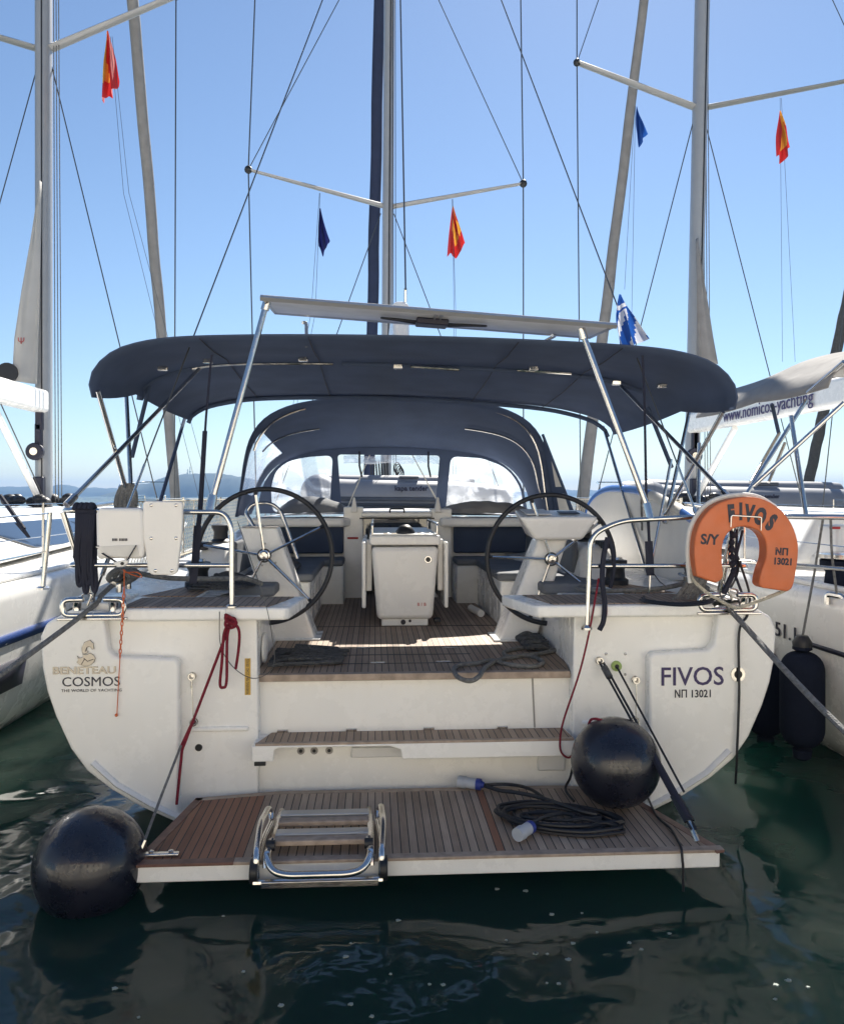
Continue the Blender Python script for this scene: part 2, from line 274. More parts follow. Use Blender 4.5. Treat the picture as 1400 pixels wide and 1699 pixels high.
# ---------------------------------------------------------------- shared yacht pieces
PROF = [(2.14,1.36),(2.27,1.28),(2.31,1.19),(2.30,1.0),(2.27,.85),(2.22,.70),(2.13,.50),(2.03,.36),(1.88,.24),(1.70,.13),(1.45,.0),(1.1,-.14),(.6,-.26),(0,-.3)]
NPROF = [(2.22,1.345),(2.30,1.335),(2.345,1.29),(2.345,1.2),(2.34,1.0),(2.325,.8),(2.30,.6),(2.25,.38),(2.16,.18),(1.98,.0),(1.6,-.15),(1.0,-.26),(0,-.3)]
def hull(name, par, xc, s0, L=15.0, mtl='gel', sheer=0.0, PROF=None):
    PROF = PROF or globals()['PROF']
    def b(t): return (1+.05*math.sin(math.pi*min(1, t/.6))) if t < .35 else (1+.05*math.sin(math.pi*min(1, t/.6)))*max(.02, (1-((t-.35)/.65)**2.4))
    def fn(u, v):
        k = u*(2*len(PROF)-2); i = min(int(k), 2*len(PROF)-3); f = k-i
        full = [(-x, z) for x, z in PROF]+[(x, z) for x, z in PROF[::-1][1:]]
        x = full[i][0]*(1-f)+full[i+1][0]*f; z = full[i][1]*(1-f)+full[i+1][1]*f; t = v
        return (xc+x*b(t), s0+L*t, z+(sheer+.22*t*t)*max(0, (z+.3)/1.66)-.25*t*0)
    return MB().grid(fn, 2*len(PROF)-2, 30).build(name, mtl, par, ang=60)
def arch_curve(pts, n):   # (x,z) half profile from centre outward -> full profile, smooth
    sp = smooth_path([(-x, 0, z) for x, z in pts[::-1]]+[(x, 0, z) for x, z in pts[1:]], 6)
    tot = [0]
    for a, b in zip(sp, sp[1:]): tot.append(tot[-1]+(b-a).length)
    out = []
    for i in range(n+1):
        d = tot[-1]*i/n; j = 0
        while j < len(tot)-2 and tot[j+1] < d: j += 1
        t = (d-tot[j])/max(1e-9, tot[j+1]-tot[j]); p = sp[j].lerp(sp[j+1], t); out.append((p.x, p.z))
    return out
def canopy(name, par, mtl, xc, rows, thick=.012, n=56, nv=6, bulge=.0):
    """rows: list of (s, half profile, tilt per metre); lofted between arches"""
    cs = [(s, arch_curve(pf, n), tl) for s, pf, tl in rows]; V = []
    for (s0, a, t0), (s1, b, t1) in zip(cs, cs[1:]):
        for j in range(nv):
            t = j/nv
            V.append([(xc+p[0]*(1-t)+q[0]*t, s0+(s1-s0)*t, (p[1]+t0*p[0])*(1-t)+(q[1]+t1*q[0])*t-bulge*math.sin(math.pi*t)) for p, q in zip(a, b)])
    s1, b, t1 = cs[-1]; V.append([(xc+q[0], s1, q[1]+t1*q[0]) for q in b])
    m = MB(); vs = [p for r in V for p in r]; k = n+1
    m.add(vs, [(j*k+i, j*k+i+1, (j+1)*k+i+1, (j+1)*k+i) for j in range(len(V)-1) for i in range(n)])
    return m.build(name, mtl, par, solid=thick, ang=60)
def panel_holes(name, mtl, par, outer, holes, y, thick=.006, f=None):
    bm = bmesh.new(); edges = []
    for loop in [outer]+holes:
        vs = [bm.verts.new((x, y, z)) for x, z in loop]; edges += [bm.edges.new((vs[i], vs[(i+1) % len(vs)])) for i in range(len(vs))]
    bmesh.ops.triangle_fill(bm, use_beauty=True, edges=edges, normal=(0, -1, 0))
    m = MB(); bm.verts.index_update(); m.add([(f(v.co) if f else v.co) for v in bm.verts], [tuple(v.index for v in q.verts) for q in bm.faces]); bm.free()
    return m.build(name, mtl, par, solid=thick, flat=True)
def rounded(pts, r, n=5):
    out = []; N = len(pts); P = [Vector((p[0], p[1], 0)) for p in pts]
    for i in range(N):
        a, b, c = P[i-1], P[i], P[(i+1) % N]; d = min(r, (a-b).length*.48, (c-b).length*.48); s = b+(a-b).normalized()*d; e = b+(c-b).normalized()*d
        for k in range(n+1):
            t = k/n; q = s*(1-t)**2+b*2*t*(1-t)+e*t*t; out.append((q.x, q.y))
    return out
def mast_part(par, name, p0, p1, rx, ry, mtl='alp', groove=True):
    m = MB(); n = 20; vs = []
    for p in (p0, p1): vs += [(p[0]+rx*math.cos(2*math.pi*k/n), p[1]+ry*math.sin(2*math.pi*k/n), p[2]) for k in range(n)]
    m.add(vs, [(k, (k+1) % n, (k+1) % n+n, k+n) for k in range(n)]+[tuple(range(n, 2*n))])
    o = m.build(name, mtl, par, ang=50)
    if groove: tb('luff_groove', 'black', o, [(p0[0]+rx*.25, p0[1]-ry*.99, p0[2]+.2), (p1[0]+rx*.25, p1[1]-ry*.99, p1[2])], .012, 5)
    return o
def spreader(par, a, b, r0=.085, r1=.05):
    o = MB().tube([a, b], r0, 10, r2=r1, flat=.38).build('spreader', 'alp', par)
    MB().sph(b, .065, 10, 6).build('spreader_tip', 'black', o); return o
def wirep(par, pts, r=.008, name='shroud', mtl='wire'): return tb(name, mtl, par, pts, r, 6)
def furled(par, a, b, r0, r1, mtl, name='furled_sail'):
    a, b = Vector(a), Vector(b); P = [a.lerp(b, i/40)+Vector((noise.noise((i*.35, 1, r0))*.02, 0, 0)) for i in range(41)]
    m = MB(); n = 12
    m.tube(P, r0, n, r2=r1)
    for k in range(len(P)):
        for j in range(n):
            v = Vector(m.v[k*n+j]); d = v-P[k]; m.v[k*n+j] = tuple(P[k]+d*(1+.07*math.sin(k*1.1+j*2*math.pi/n)))
    return m.build(name, mtl, par)
def pulpit(par, xc, s, z, hw=.5):
    t = .015
    return MB().tube(fillet([(xc-hw, s-1.3, z), (xc-hw, s-1.2, z+.6), (xc-.25, s, z+.68), (xc+.25, s, z+.68), (xc+hw, s-1.2, z+.6), (xc+hw, s-1.3, z)], .12), t).tube([(xc-hw, s-1.25, z+.32), (xc-.25, s, z+.35), (xc-.22, s, z)], t).tube([(xc+hw, s-1.25, z+.32), (xc+.25, s, z+.35), (xc+.22, s, z)], t).build('bow_pulpit', 'ss', par)
def stanchions(par, x, ss, z, h=.62):
    for s in ss: MB().tube([(x, s, z), (x, s, z+h)], .013, 8).lathe((x, s, z), [(.035, 0), (.035, .015), (.02, .03)]).build('stanchion', 'ss', par)
    for dz in (h-.01, h*.5): tb('lifeline', 'ss', par, [(x, ss[0], z+dz), (x, ss[-1], z+dz)], .0045, 6)
HB = thing('bounce_building', 'long cream building added out of view behind the camera to bounce sunlight', 'building', (0, -17, .5))  # unseen facade added as a reflector to brighten the stern
MB().box((-24, -21, .5), (24, -17, 7.6)).build('wall', mat('cream_render', (.80, .74, .62), .9, var=.06), HB); MB().box((-24.4, -21.4, 7.6), (24.4, -16.6, 7.9)).build('roof', mat('roof_tile', (.35, .16, .10), .9), HB, bevel=.03)
for i_ in range(12):
    for z_ in (1.2, 4.6): bx('window', 'glass', HB, (-22.6+i_*4, -17.0, z_+.3), (-21.4+i_*4, -16.96, z_+2.2), .01)
# ================================================================ OUR YACHT
Y = thing('sailing_yacht', 'white sailing yacht in the middle with navy bimini, two steering wheels and lowered teak platform', 'sailboat')
hull('hull', Y, 0, 1.06)
def mir(pl, sg): return [(x*sg, z) for x, z in pl] if sg > 0 else [(x*sg, z) for x, z in pl][::-1]
# transom: two wings, raised outer panels, recess between them
PO = [(2.14,1.345),(2.27,1.27),(2.305,1.19),(2.295,1.0),(2.265,.85),(2.215,.70),(2.125,.50),(2.025,.36),(1.875,.24),(1.695,.13),(1.46,.02)]
T = MB()
for sg in (-1, 1):
    T.prism(mir([(2.13,1.345)]+PO[1:]+[(1.2,-.12),(1.0,-.18),(1.0,.56),(1.01,1.29),(1.9,1.29)], sg), 1.03, 1.14)
T.box((-1.02, 1.14, -.2), (1.02, 1.24, .86)); T.box((-1.02, 1.085, -.2), (1.02, 1.14, .50))
tr = T.build('transom', 'gel', Y, bevel=.012, seg=3)
for sg in (-1, 1):
    MB().prism(mir(PO[:1]+PO[1:]+[(1.475,.16),(1.475,1.02),(1.50,1.045),(1.86,1.06),(1.90,1.10),(1.93,1.335)], sg), .945, 1.035).build('raised_panel', 'gel', tr, bevel=.058, seg=3)
    st = PO[5:]
    MB().tube([(sg*x*.985-sg*.03, .950, z+.06) for x, z in [(2.05,.36),(1.9,.22),(1.7,.10),(1.5,.0)]], .045, 10, flat=.35).build('chine_strip', 'gel', tr)
    MB().prism(mir([(1.06,.57),(1.44,.57),(1.44,.60),(1.06,.60)], sg), 1.012, 1.04).build('ledge', 'gel', tr, bevel=.01)
    # stainless fairlead with two rollers on the corner
    fx = sg*1.99; f = MB()
    f.tube(fillet([(fx, .955, 1.315), (fx+.185, .955, 1.315), (fx+.185, .955, 1.41), (fx+.06, .955, 1.412)], .045), .019, 10)
    f.tube(fillet([(fx, .955, 1.315), (fx-.185, .955, 1.315), (fx-.185, .955, 1.41), (fx-.06, .955, 1.412)], .045), .019, 10)
    f.box((fx-.21, .925, 1.288), (fx+.21, 1.09, 1.304))
    fl = f.build('fairlead', 'ss', Y, bevel=.004)
    for dx in (-.11, .11): MB().lathe((fx+dx, .985, 1.303), [(.045, 0), (.03, .015), (.024, .05), (.03, .085), (.045, .1)]).build('roller', 'ss', fl)
MB().prism([(-1.9,1.29),(-2.12,1.345),(-2.12,1.38),(-1.9,1.375)], 1.06, 1.6).build('corner_block', 'gel', Y, bevel=.01)
# wing inner cheeks (cockpit sides by the helm seats)
for sg in (-1, 1):
    MB().hexa([(sg*1.03,1.135,.80),(sg*1.03,2.9,.80),(sg*1.5,2.9,.80),(sg*1.5,1.135,.80),(sg*1.0,1.135,1.285),(sg*1.12,2.9,1.285),(sg*1.5,2.9,1.285),(sg*1.5,1.135,1.285)]).build('locker_side', 'gel', Y, bevel=.015)
# helm seats
for sg, xi, xo in ((-1, .80, 1.86), (1, .735, 1.90)):
    s_ = MB(); s_.prism([(sg*xo, .945), (sg*(xi+.03), .945), (sg*xi, .98), (sg*(xi-.12 if sg > 0 else xi-.06), 1.52), (sg*xo, 1.52)], 1.275, 1.352, 'z')
    hs = s_.build('helm_seat', 'gel', Y, bevel=.016, seg=4)
    MB().prism([(sg*(xo-.02), 1.0), (sg*(xi+.13), 1.0), (sg*(xi+.02), 1.47), (sg*(xo-.02), 1.47)], 1.352, 1.358, 'z').build('teak_inlay', 'teak', hs, bevel=.001)
    if sg < 0: bx('seam', 'gelgrey', hs, (-1.19, .9435, 1.28), (-1.185, .95, 1.35), 0)
# side decks with toe rail and teak strip
for sg in (-1, 1):
    d = MB(); d.add([(sg*1.45,1.4,1.335),(sg*2.14,1.06,1.365),(sg*2.22,6,1.46),(sg*2.2,9,1.52),(sg*1.6,12.5,1.58),(sg*.2,15.6,1.62),(0,15.6,1.62),(0,6.0,1.50),(sg*1.2,5.8,1.40),(sg*1.2,2.6,1.335)], [tuple(range(10))])
    d.build('side_deck', 'gel', Y, flat=True)
    MB().add([(sg*1.78,1.75,1.350),(sg*2.02,1.75,1.357),(sg*2.08,6,1.466),(sg*1.80,6,1.459)], [(0,1,2,3)]).build('deck_teak', 'teaks', Y, flat=True)
    MB().tube([(sg*2.14,1.1,1.385),(sg*2.25,3.5,1.43),(sg*2.26,6,1.47),(sg*2.2,9,1.54)], .022, 8, flat=1.3).build('toe_rail', 'gel', Y)
for sg in (-1, 1): MB().prism([(sg*1.50,1.545),(sg*1.93,1.545),(sg*1.98,3.6),(sg*1.86,3.6),(sg*1.86,2.46),(sg*1.50,2.44)], 1.351, 1.358, 'z').build('aft_deck_teak', 'teaks', Y, flat=True)
# cockpit sole
sole = MB().prism([(-1.025,1.10),(1.0,1.10),(1.12,2.0),(1.14,3.0),(.84,3.05),(.80,4.5),(.6,4.9),(.6,6.0),(-.6,6.0),(-.6,4.9),(-.84,4.55),(-.9,3.0),(-1.14,3.0),(-1.14,2.0)], .86, .90, 'z').build('cockpit_sole', 'teak', Y)
MB().box((-1.025, 1.085, .862), (1.0, 1.145, .906)).build('sole_margin', 'teakm', sole, bevel=.003)
hm = MB()
for a, b in (((-.62,1.72,.9005),(.42,1.735,.9035)),((-.62,2.02,.9005),(.42,2.035,.9035)),((-.62,1.72,.9005),(-.605,2.035,.9035)),((-.55,1.42,.9005),(.5,1.432,.9035)),((-.85,3.0,.9005),(.85,3.012,.9035))): hm.box(a, b)
hm.build('floor_hatch_seam', 'black', sole, flat=True)
for x, y in ((-.35, 1.98), (.30, 1.96), (-.25, 1.44), (.2, 1.45)): bx('hatch_latch', 'ss', sole, (x-.05, y-.012, .9), (x+.05, y+.012, .908), .003)
# lower step with teak
S = MB().prism([(-1.02,.418),(-1.02,.515),(.985,.515),(.985,.418),(-.10,.418),(-.11,.48),(-.18,.50),(-.86,.50),(-.885,.488),(-.89,.418)][::-1], .885, .925)
S.box((-1.02,.925,.495),(.985,1.15,.514))
stp = S.build('boarding_step', 'gel', Y, bevel=.006)
MB().prism([(-1.0,.895),(.975,.895),(.96,1.13),(-.93,1.13)], .515, .527, 'z').build('step_teak', 'teak', stp, bevel=.002)
MB().box((-1.0,.886,.514),(.975,.915,.530)).build('step_margin', 'teakm', stp, bevel=.003)
for x in (-.86, -.42, .08, .56): MB().box((x-.035,1.118,.527),(x+.035,1.139,.545)).build('hinge', 'ss', stp, bevel=.003)
bx('rubber_foot', 'black', stp, (-1.005,.878,.395), (-.935,.895,.42), .004)
for x in (-.74, -.655, -.56): MB().lathe((x,1.082,.42), [(.024,0),(.024,.006),(.012,.009)], 'y').lathe((x,1.079,.42), [(.013,0),(.012,.001)], 'y').build('drain_fitting', ['beige'], Y)
for x in (-.74, -.655, -.56): MB().lathe((x,1.0765,.42), [(.011,0),(.011,.002)], 'y').build('drain_hole', 'black', Y)
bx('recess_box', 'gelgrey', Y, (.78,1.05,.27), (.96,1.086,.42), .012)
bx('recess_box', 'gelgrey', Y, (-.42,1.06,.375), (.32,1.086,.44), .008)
MB().lathe((-1.37,1.022,.47), [(.022,0),(.022,.01)], 'y').build('exhaust_hole', 'black', Y)
for x in (.76,): tb('locker_seam', 'beige', Y, [(x, 1.136, .86), (x+.015, 1.136, .53)], .005, 6)
# swim platform
pl = [(-1.49,.0),(1.55,.0),(1.30,.80),(1.16,.93),(.9,.985),(-.85,.985),(-1.02,.96),(-1.36,.90)]
PF = MB().prism([(-1.47,.01),(1.53,.01),(1.29,.79),(1.15,.92),(.9,.975),(-.85,.975),(-1.02,.95),(-1.34,.89)], .105, .188, 'z').build('swim_platform', 'gel', Y, bevel=.008)
MB().prism([(-1.43,.055),(1.49,.055),(1.27,.775),(1.13,.90),(.89,.95),(-.84,.95),(-1.0,.925),(-1.31,.87)], .188, .2, 'z').build('platform_teak', 'teakp', PF)
MB().box((-.98,.0,.187),(1.55,.058,.203)).build('margin_board', 'teakm', PF, bevel=.003)
MB().box((-1.49,.0,.187),(-.98,.058,.203)).build('margin_board', 'teakr', PF, bevel=.003)
for a, b, mm in (((-1.49,.0),(-1.36,.90),'teakr'),((-1.36,.90),(-1.02,.96),'teakm'),((-1.02,.96),(-.85,.985),'teakm'),((-.85,.985),(.9,.985),'teakm'),((.9,.985),(1.16,.93),'teakm'),((1.16,.93),(1.30,.80),'teakr'),((1.30,.80),(1.55,.0),'teakr')):
    A, B = Vector((*a, 0)), Vector((*b, 0)); nn = (B-A).normalized(); nn = Vector((nn.y, -nn.x, 0))*.05
    MB().prism([tuple(A)[:2], tuple(B)[:2], tuple(B+nn)[:2], tuple(A+nn)[:2]], .189, .2025, 'z').build('margin_board', mm, PF, bevel=.002)
MB().box((-1.46,.075,.2),(-1.27,.11,.222)).build('cleat_plate', 'ss', PF, bevel=.006)
MB().lathe((-1.41,.092,.22), [(.013,0),(.013,.012),(.006,.016)]).lathe((-1.31,.092,.22), [(.013,0),(.013,.012),(.006,.016)]).build('bolt', 'ss', PF)
# folded swim ladder
LD = MB()
z0 = .235
LD.tube(fillet([(-.79,.47,.275),(-.81,-.02,.25),(-.81,-.045,.19)], .05), .018)
LD.tube(fillet([(-.30,.47,.275),(-.29,-.02,.25),(-.29,-.045,.19)], .05), .018)
LD.tube(fillet([(-.80,.10,.265),(-.81,-.04,.235),(-.77,-.09,.19),(-.70,-.105,.178),(-.40,-.105,.178),(-.33,-.09,.19),(-.29,-.04,.235),(-.30,.10,.265)], .05), .019, 10)
for sx_, x in ((-1, -.86), (1, -.235)):
    LD.tube(fillet([(x,-.04,.14),(x,-.05,.25),(x+.01*sx_,.18,.325),(x,.42,.31),(x-.01*sx_,.46,.28),(x-.02*sx_,.42,.235),(x,.20,.225),(x,.0,.20)], .06), .018, 10)
ld = LD.tube([(-.87,-.07,.128),(-.23,-.07,.128)], .016, 8).build('swim_ladder', 'ss', PF)
bx('end_bar', 'ss', ld, (-.83,-.095,.108), (-.25,-.08,.142), .004)
for y, zz, mm in ((.41,.277,'al'),(.32,.272,'teakm'),(.19,.262,'al'),(.11,.258,'teakm')):
    MB().box((-.79,y-.035,zz-.014),(-.30,y+.035,zz+.014)).build('rung', mm, ld, bevel=.006)
for x in (-.87, -.225): MB().lathe((x-.02,-.03,.17), [(.06,0),(.06,.04)], 'x').build('hinge_bracket', 'black', ld, bevel=.006)
for x in (-.80, -.30): MB().lathe((x-.022,.05,.262), [(.026,0),(.026,.044)], 'x').build('clamp', 'black', ld)
# seats, coamings
for sg in (-1, 1):
    b = MB(); b.box((sg*.83,2.95,.86),(sg*1.45,4.5,1.30)); b.box((sg*.60,4.5,.86),(sg*1.45,4.95,1.30)); b.box((sg*1.13,1.9,.86),(sg*1.5,2.95,1.30))
    sb = b.build('seat_locker', 'gel', Y, bevel=.015)
    for y in (3.15, 3.55, 3.95, 4.3): MB().box((sg*.826,y,.93),(sg*.83,y+.3,1.22)).build('locker_door', 'gel', sb, bevel=.002); MB().box((sg*.82,y+.14,1.12),(sg*.826,y+.19,1.16)).build('locker_latch', 'ss', sb, bevel=.002)
    MB().box((sg*.80,2.92,1.30),(sg*1.40,4.48,1.37)).build('seat_cushion', 'cush', Y, bevel=.025, seg=3)
    MB().box((sg*.60,4.49,1.30),(sg*1.40,4.98,1.37)).build('seat_cushion', 'cush', Y, bevel=.025, seg=3)
    MB().box((sg*1.02,2.05,1.285),(sg*1.52,2.90,1.37)).build('seat_cushion', 'cush', Y, bevel=.025, seg=3)
    MB().box((sg*.62,5.0,1.40),(sg*1.45,5.06,1.76)).build('back_panel', 'navy', Y, bevel=.02)  # flat navy slab standing before the bulkhead
    # coaming pods
    MB().hexa([(sg*1.42,2.45,1.32),(sg*1.84,2.5,1.34),(sg*1.84,5.6,1.40),(sg*1.42,5.6,1.32),(sg*1.50,2.72,1.62),(sg*1.70,2.72,1.62),(sg*1.66,5.6,1.78),(sg*1.44,5.6,1.78)]).build('coaming', 'gel', Y, bevel=.05, seg=4)
    MB().box((sg*1.42,2.75,1.38),(sg*1.47,4.9,1.66)).build('backrest', 'cush', Y, bevel=.02)
    wx, wy = (sg*1.60, 2.1)
    wi = MB().lathe((wx,wy,1.345), [(.10,0),(.10,.05),(.075,.07),(.07,.13),(.09,.17),(.09,.20),(.045,.21)], n=24).build('winch', 'black', Y); MB().lathe((wx,wy,1.552), [(.055,0),(.05,.018)]).build('winch_cap', 'ss', wi)
    wi = MB().lathe((sg*1.62,3.1,1.60), [(.09,0),(.09,.05),(.065,.07),(.06,.13),(.08,.17),(.08,.19),(.04,.20)], n=24).build('winch', 'black', Y)
    MB().box((sg*1.49,1.52,1.30),(sg*1.95,2.46,1.350)).build('winch_base', 'gel', Y, bevel=.01)
    rc = MB()
    for k in range(5): rc.box((sg*1.70-.05,2.62+k*.055,1.60),(sg*1.70+.05,2.655+k*.055,1.66))
    rc.build('rope_clutch', 'black', Y, bevel=.006)
# speaker in left cheek
MB().lathe((-1.02,1.42,1.02), [(.10,0),(.10,.012),(.085,.02)], 'x', 28).build('cockpit_speaker', 'white', Y)
# companionway and coachroof
for a_, b_ in (((-.62,5.02,.86),(-.40,5.3,1.92)), ((.36,5.02,.86),(.60,5.3,1.90)), ((-1.5,5.08,.86),(-.61,5.3,1.78)), ((.59,5.08,.86),(1.5,5.3,1.78))): bx('bulkhead', 'gel', Y, a_, b_, .015)
bx('red_plate', 'redl', Y, (-.575,5.012,1.56), (-.455,5.02,1.582), .002)
bx('companionway_door', 'glass', Y, (-.40,5.2,.95), (.36,5.23,1.80), .004)
tb('hatch_handle', 'black', Y, fillet([(-.10,5.02,1.84),(-.10,4.99,1.90),(.06,4.99,1.90),(.06,5.02,1.84)], .02), .009)
cr = MB(); n = 24
def roofz(x, y): return 1.80+.06*(1-(x/1.6)**2)-max(0, y-8.5)*.05
cr.grid(lambda u, v: ((-1.62+3.24*u)*(1-.12*v), 5.0+6.0*v, roofz((-1.62+3.24*u), 5+6*v)), 16, 12)
cr.build('coachroof_top', 'gel', Y)
cs = MB()
for sg in (-1, 1): cs.add([(sg*1.62,5.0,1.80),(sg*1.43,11,1.66),(sg*1.55,11,1.45),(sg*1.85,5.0,1.36)], [(0,1,2,3)])
cs.add([(-1.43,11,1.66),(1.43,11,1.66),(1.3,12,1.5),(-1.3,12,1.5)], [(0,1,2,3)]); cs.build('coachroof_side', 'gel', Y, flat=True)
MB().prism([(-1.62,4.86),(-.62,4.86),(-.5,5.1),(-.5,5.35),(-1.62,5.35)], 1.70, 1.80, 'z').build('roof_ledge', 'gel', Y, bevel=.03, seg=3); MB().prism([(.46,4.86),(.62,4.80),(1.62,4.80),(1.62,5.35),(.46,5.35)], 1.70, 1.80, 'z').build('roof_ledge', 'gel', Y, bevel=.03, seg=3)
bx('sliding_hatch', 'gel', Y, (-.42,5.0,1.80), (.38,5.9,1.865), .02); bx('hatch_trim', 'black', Y, (-.44,4.99,1.785), (.40,5.01,1.80), .002)
for x in (-.50, .44): MB().hexa([(x-.04,4.98,1.86),(x+.04,4.98,1.86),(x+.04,5.1,1.86),(x-.04,5.1,1.86),(x-.01,5.0,2.03),(x+.01,5.0,2.03),(x+.01,5.05,2.03),(x-.01,5.05,2.03)]).build('roof_fin', 'white', Y, bevel=.01)
# cockpit table
TB = MB(); TB.hexa([(-.25,2.98,.96),(.24,2.98,.96),(.24,4.4,.96),(-.25,4.4,.96),(-.30,2.96,1.60),(.29,2.96,1.60),(.29,4.45,1.60),(-.30,4.45,1.60)])
tt = TB.build('cockpit_table', 'gel', Y, bevel=.045, seg=4)
bx('table_foot', 'gel', tt, (-.21,3.02,.90), (.20,4.3,.975), .01); bx('table_rim', 'gel', tt, (-.315,2.95,1.615), (.305,4.5,1.70), .015)
bx('table_top', 'al', tt, (-.29,2.97,1.70), (.28,4.48,1.712), .003)
for sg, x in ((-1, -.365), (1, .36)):
    bx('drop_leaf', 'gel', tt, (x-.018,3.0,1.06), (x+.018,4.5,1.64), .012); bx('leaf_bracket', 'white', tt, (x-sg*.07,3.1,1.2), (x-sg*.02,3.15,1.66), .01)
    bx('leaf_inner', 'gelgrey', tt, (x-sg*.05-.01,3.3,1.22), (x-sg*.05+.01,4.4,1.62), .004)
for x in (-.29, .28):
    tb('fiddle_rail', 'ss', tt, fillet([(x,3.02,1.70),(x,3.02,1.80),(x,4.3,1.80),(x,4.3,1.70)], .02), .011)
cp = MB().lathe((.0,3.08,1.712), [(.085,0),(.085,.02),(.06,.055),(.035,.075),(.0,.08)], n=24).build('compass', 'black', tt)
for x, y in ((-.17,3.02),(-.1,3.02),(.13,3.02),(.2,3.02)): bx('latch', 'ss', tt, (x-.025,y-.012,1.712), (x+.025,y+.012,1.722), .003)
MB().lathe((.195,2.945,1.49), [(.030,.0),(.030,.012),(.016,.014)], 'y', 24).build('table_lock', 'ss', tt); MB().lathe((.195,2.943,1.49), [(.022,0),(.018,.001)], 'y', 24).build('lock_face', 'black', tt)
MB().text('BIB', .04, (.14,2.966,1.095), depth=.001, space=1.6).build('table_lettering', 'redl', tt, flat=True)
MB().lathe((-.02,3.01,.935), [(.022,0),(.022,.01)], 'y').lathe((.04,3.01,.945), [(.012,0),(.012,.01)], 'y').build('table_socket', 'ink', tt)
MB().box((.25,3.0,.93),(.31,3.05,.97)).build('foot_lever', 'black', tt, bevel=.01)
# pedestals, wheels
def pedestal(sg, bx0, bx1, tx0, tx1, by, ty, zt):
    p = MB().hexa([(bx0,by,.90),(bx1,by,.90),(bx1,by+.34,.90),(bx0,by+.34,.90),(tx0,ty,zt),(tx1,ty,zt),(tx1,ty+.26,zt),(tx0,ty+.26,zt)])
    q = p.build('wheel_pedestal', 'gel', Y, bevel=.022, seg=4)
    bx('pedestal_foot', 'gel', q, (bx0-.04,by-.03,.90), (bx1+.04,by+.36,.915), .006); return q
pL = pedestal(-1, -1.07, -.74, -1.33, -1.04, 2.36, 2.30, 1.80)
pR = pedestal(1, .705, 1.0, 1.03, 1.27, 2.22, 2.28, 1.70)
tb('grab_rail', 'ss', pL, fillet([(-1.22,2.36,1.80),(-1.30,2.40,1.92),(-1.24,2.42,1.985),(-1.10,2.42,1.99),(-1.02,2.42,1.93),(-.88,2.36,1.55)], .06), .015)
tb('top_bar', 'ss', pL, [(-1.30,2.29,1.805), (-1.02,2.29,1.805)], .008)
MB().hexa([(.98,2.16,1.70),(1.36,2.16,1.70),(1.36,2.55,1.72),(.98,2.55,1.72),(.85,2.12,1.88),(1.48,2.12,1.88),(1.44,2.56,1.93),(.88,2.56,1.93)]).build('instrument_console', 'gel', pR, bevel=.028, seg=4)
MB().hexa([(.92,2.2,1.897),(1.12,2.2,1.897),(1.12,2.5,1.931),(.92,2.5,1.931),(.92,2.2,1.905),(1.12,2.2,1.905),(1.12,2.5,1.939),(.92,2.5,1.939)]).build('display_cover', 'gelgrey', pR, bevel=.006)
MB().hexa([(1.2,2.25,1.903),(1.36,2.25,1.903),(1.36,2.38,1.917),(1.2,2.38,1.917),(1.2,2.25,1.909),(1.36,2.25,1.909),(1.36,2.38,1.923),(1.2,2.38,1.923)]).build('autopilot_keypad', 'ink', pR, bevel=.006)
def wheel(hubpx, tips, s, cx, cz, rad, par_lbl):
    W_ = MB(); ring = [(cx+rad*math.cos(2*math.pi*k/64), s+.035*math.sin(2*math.pi*k/64), cz+rad*math.sin(2*math.pi*k/64)) for k in range(64)]
    o = W_.tube(ring, .019, 12, closed=True).build('steering_wheel', 'wheel', Y)
    h = PS(*hubpx, s); hub = Vector((h.x, s+.02, h.z))
    for t in tips:
        p = PS(*t, s); a = math.atan2(p.z-cz, p.x-cx); e = Vector((cx+(rad-.012)*math.cos(a), s, cz+(rad-.012)*math.sin(a)))
        MB().tube([hub, e], .0115, 8).build('spoke', 'ss', o); MB().tube([e.lerp(hub, .07), e], .010, 8, r2=.018).build('spoke_clamp', 'wheel', o)
    MB().lathe(hub+Vector((0,-.045,0)), [(.0,0),(.028,.002),(.034,.008),(.034,.03),(.046,.034),(.046,.05),(.02,.06),(.02,.2)], 'y', 28).build('hub', 'ss', o)
    MB().lathe(hub+Vector((0,-.012,0)), [(.055,0),(.055,.006)], 'y', 28).build('hub_ring', 'black', o)
    return o
wheel((438,922), [(425,825),(530,876),(508,990),(398,998),(340,905)], 2.2, -1.115, 1.585, .515, 'L')
wheel((915,928), [(885,838),(990,870),(990,988),(880,1024),(816,924)], 2.2, 1.115, 1.55, .505, 'R')
for pp, (hx, hz) in ((pL, (-1.11, 1.585)), (pR, (1.115, 1.55))):
    for k in range(5):
        a = k*2*math.pi/5+.5; MB().sph((hx+.09*math.cos(a), 2.285, hz+.09*math.sin(a)), .009, 8, 5).build('screw', 'ss', pp)
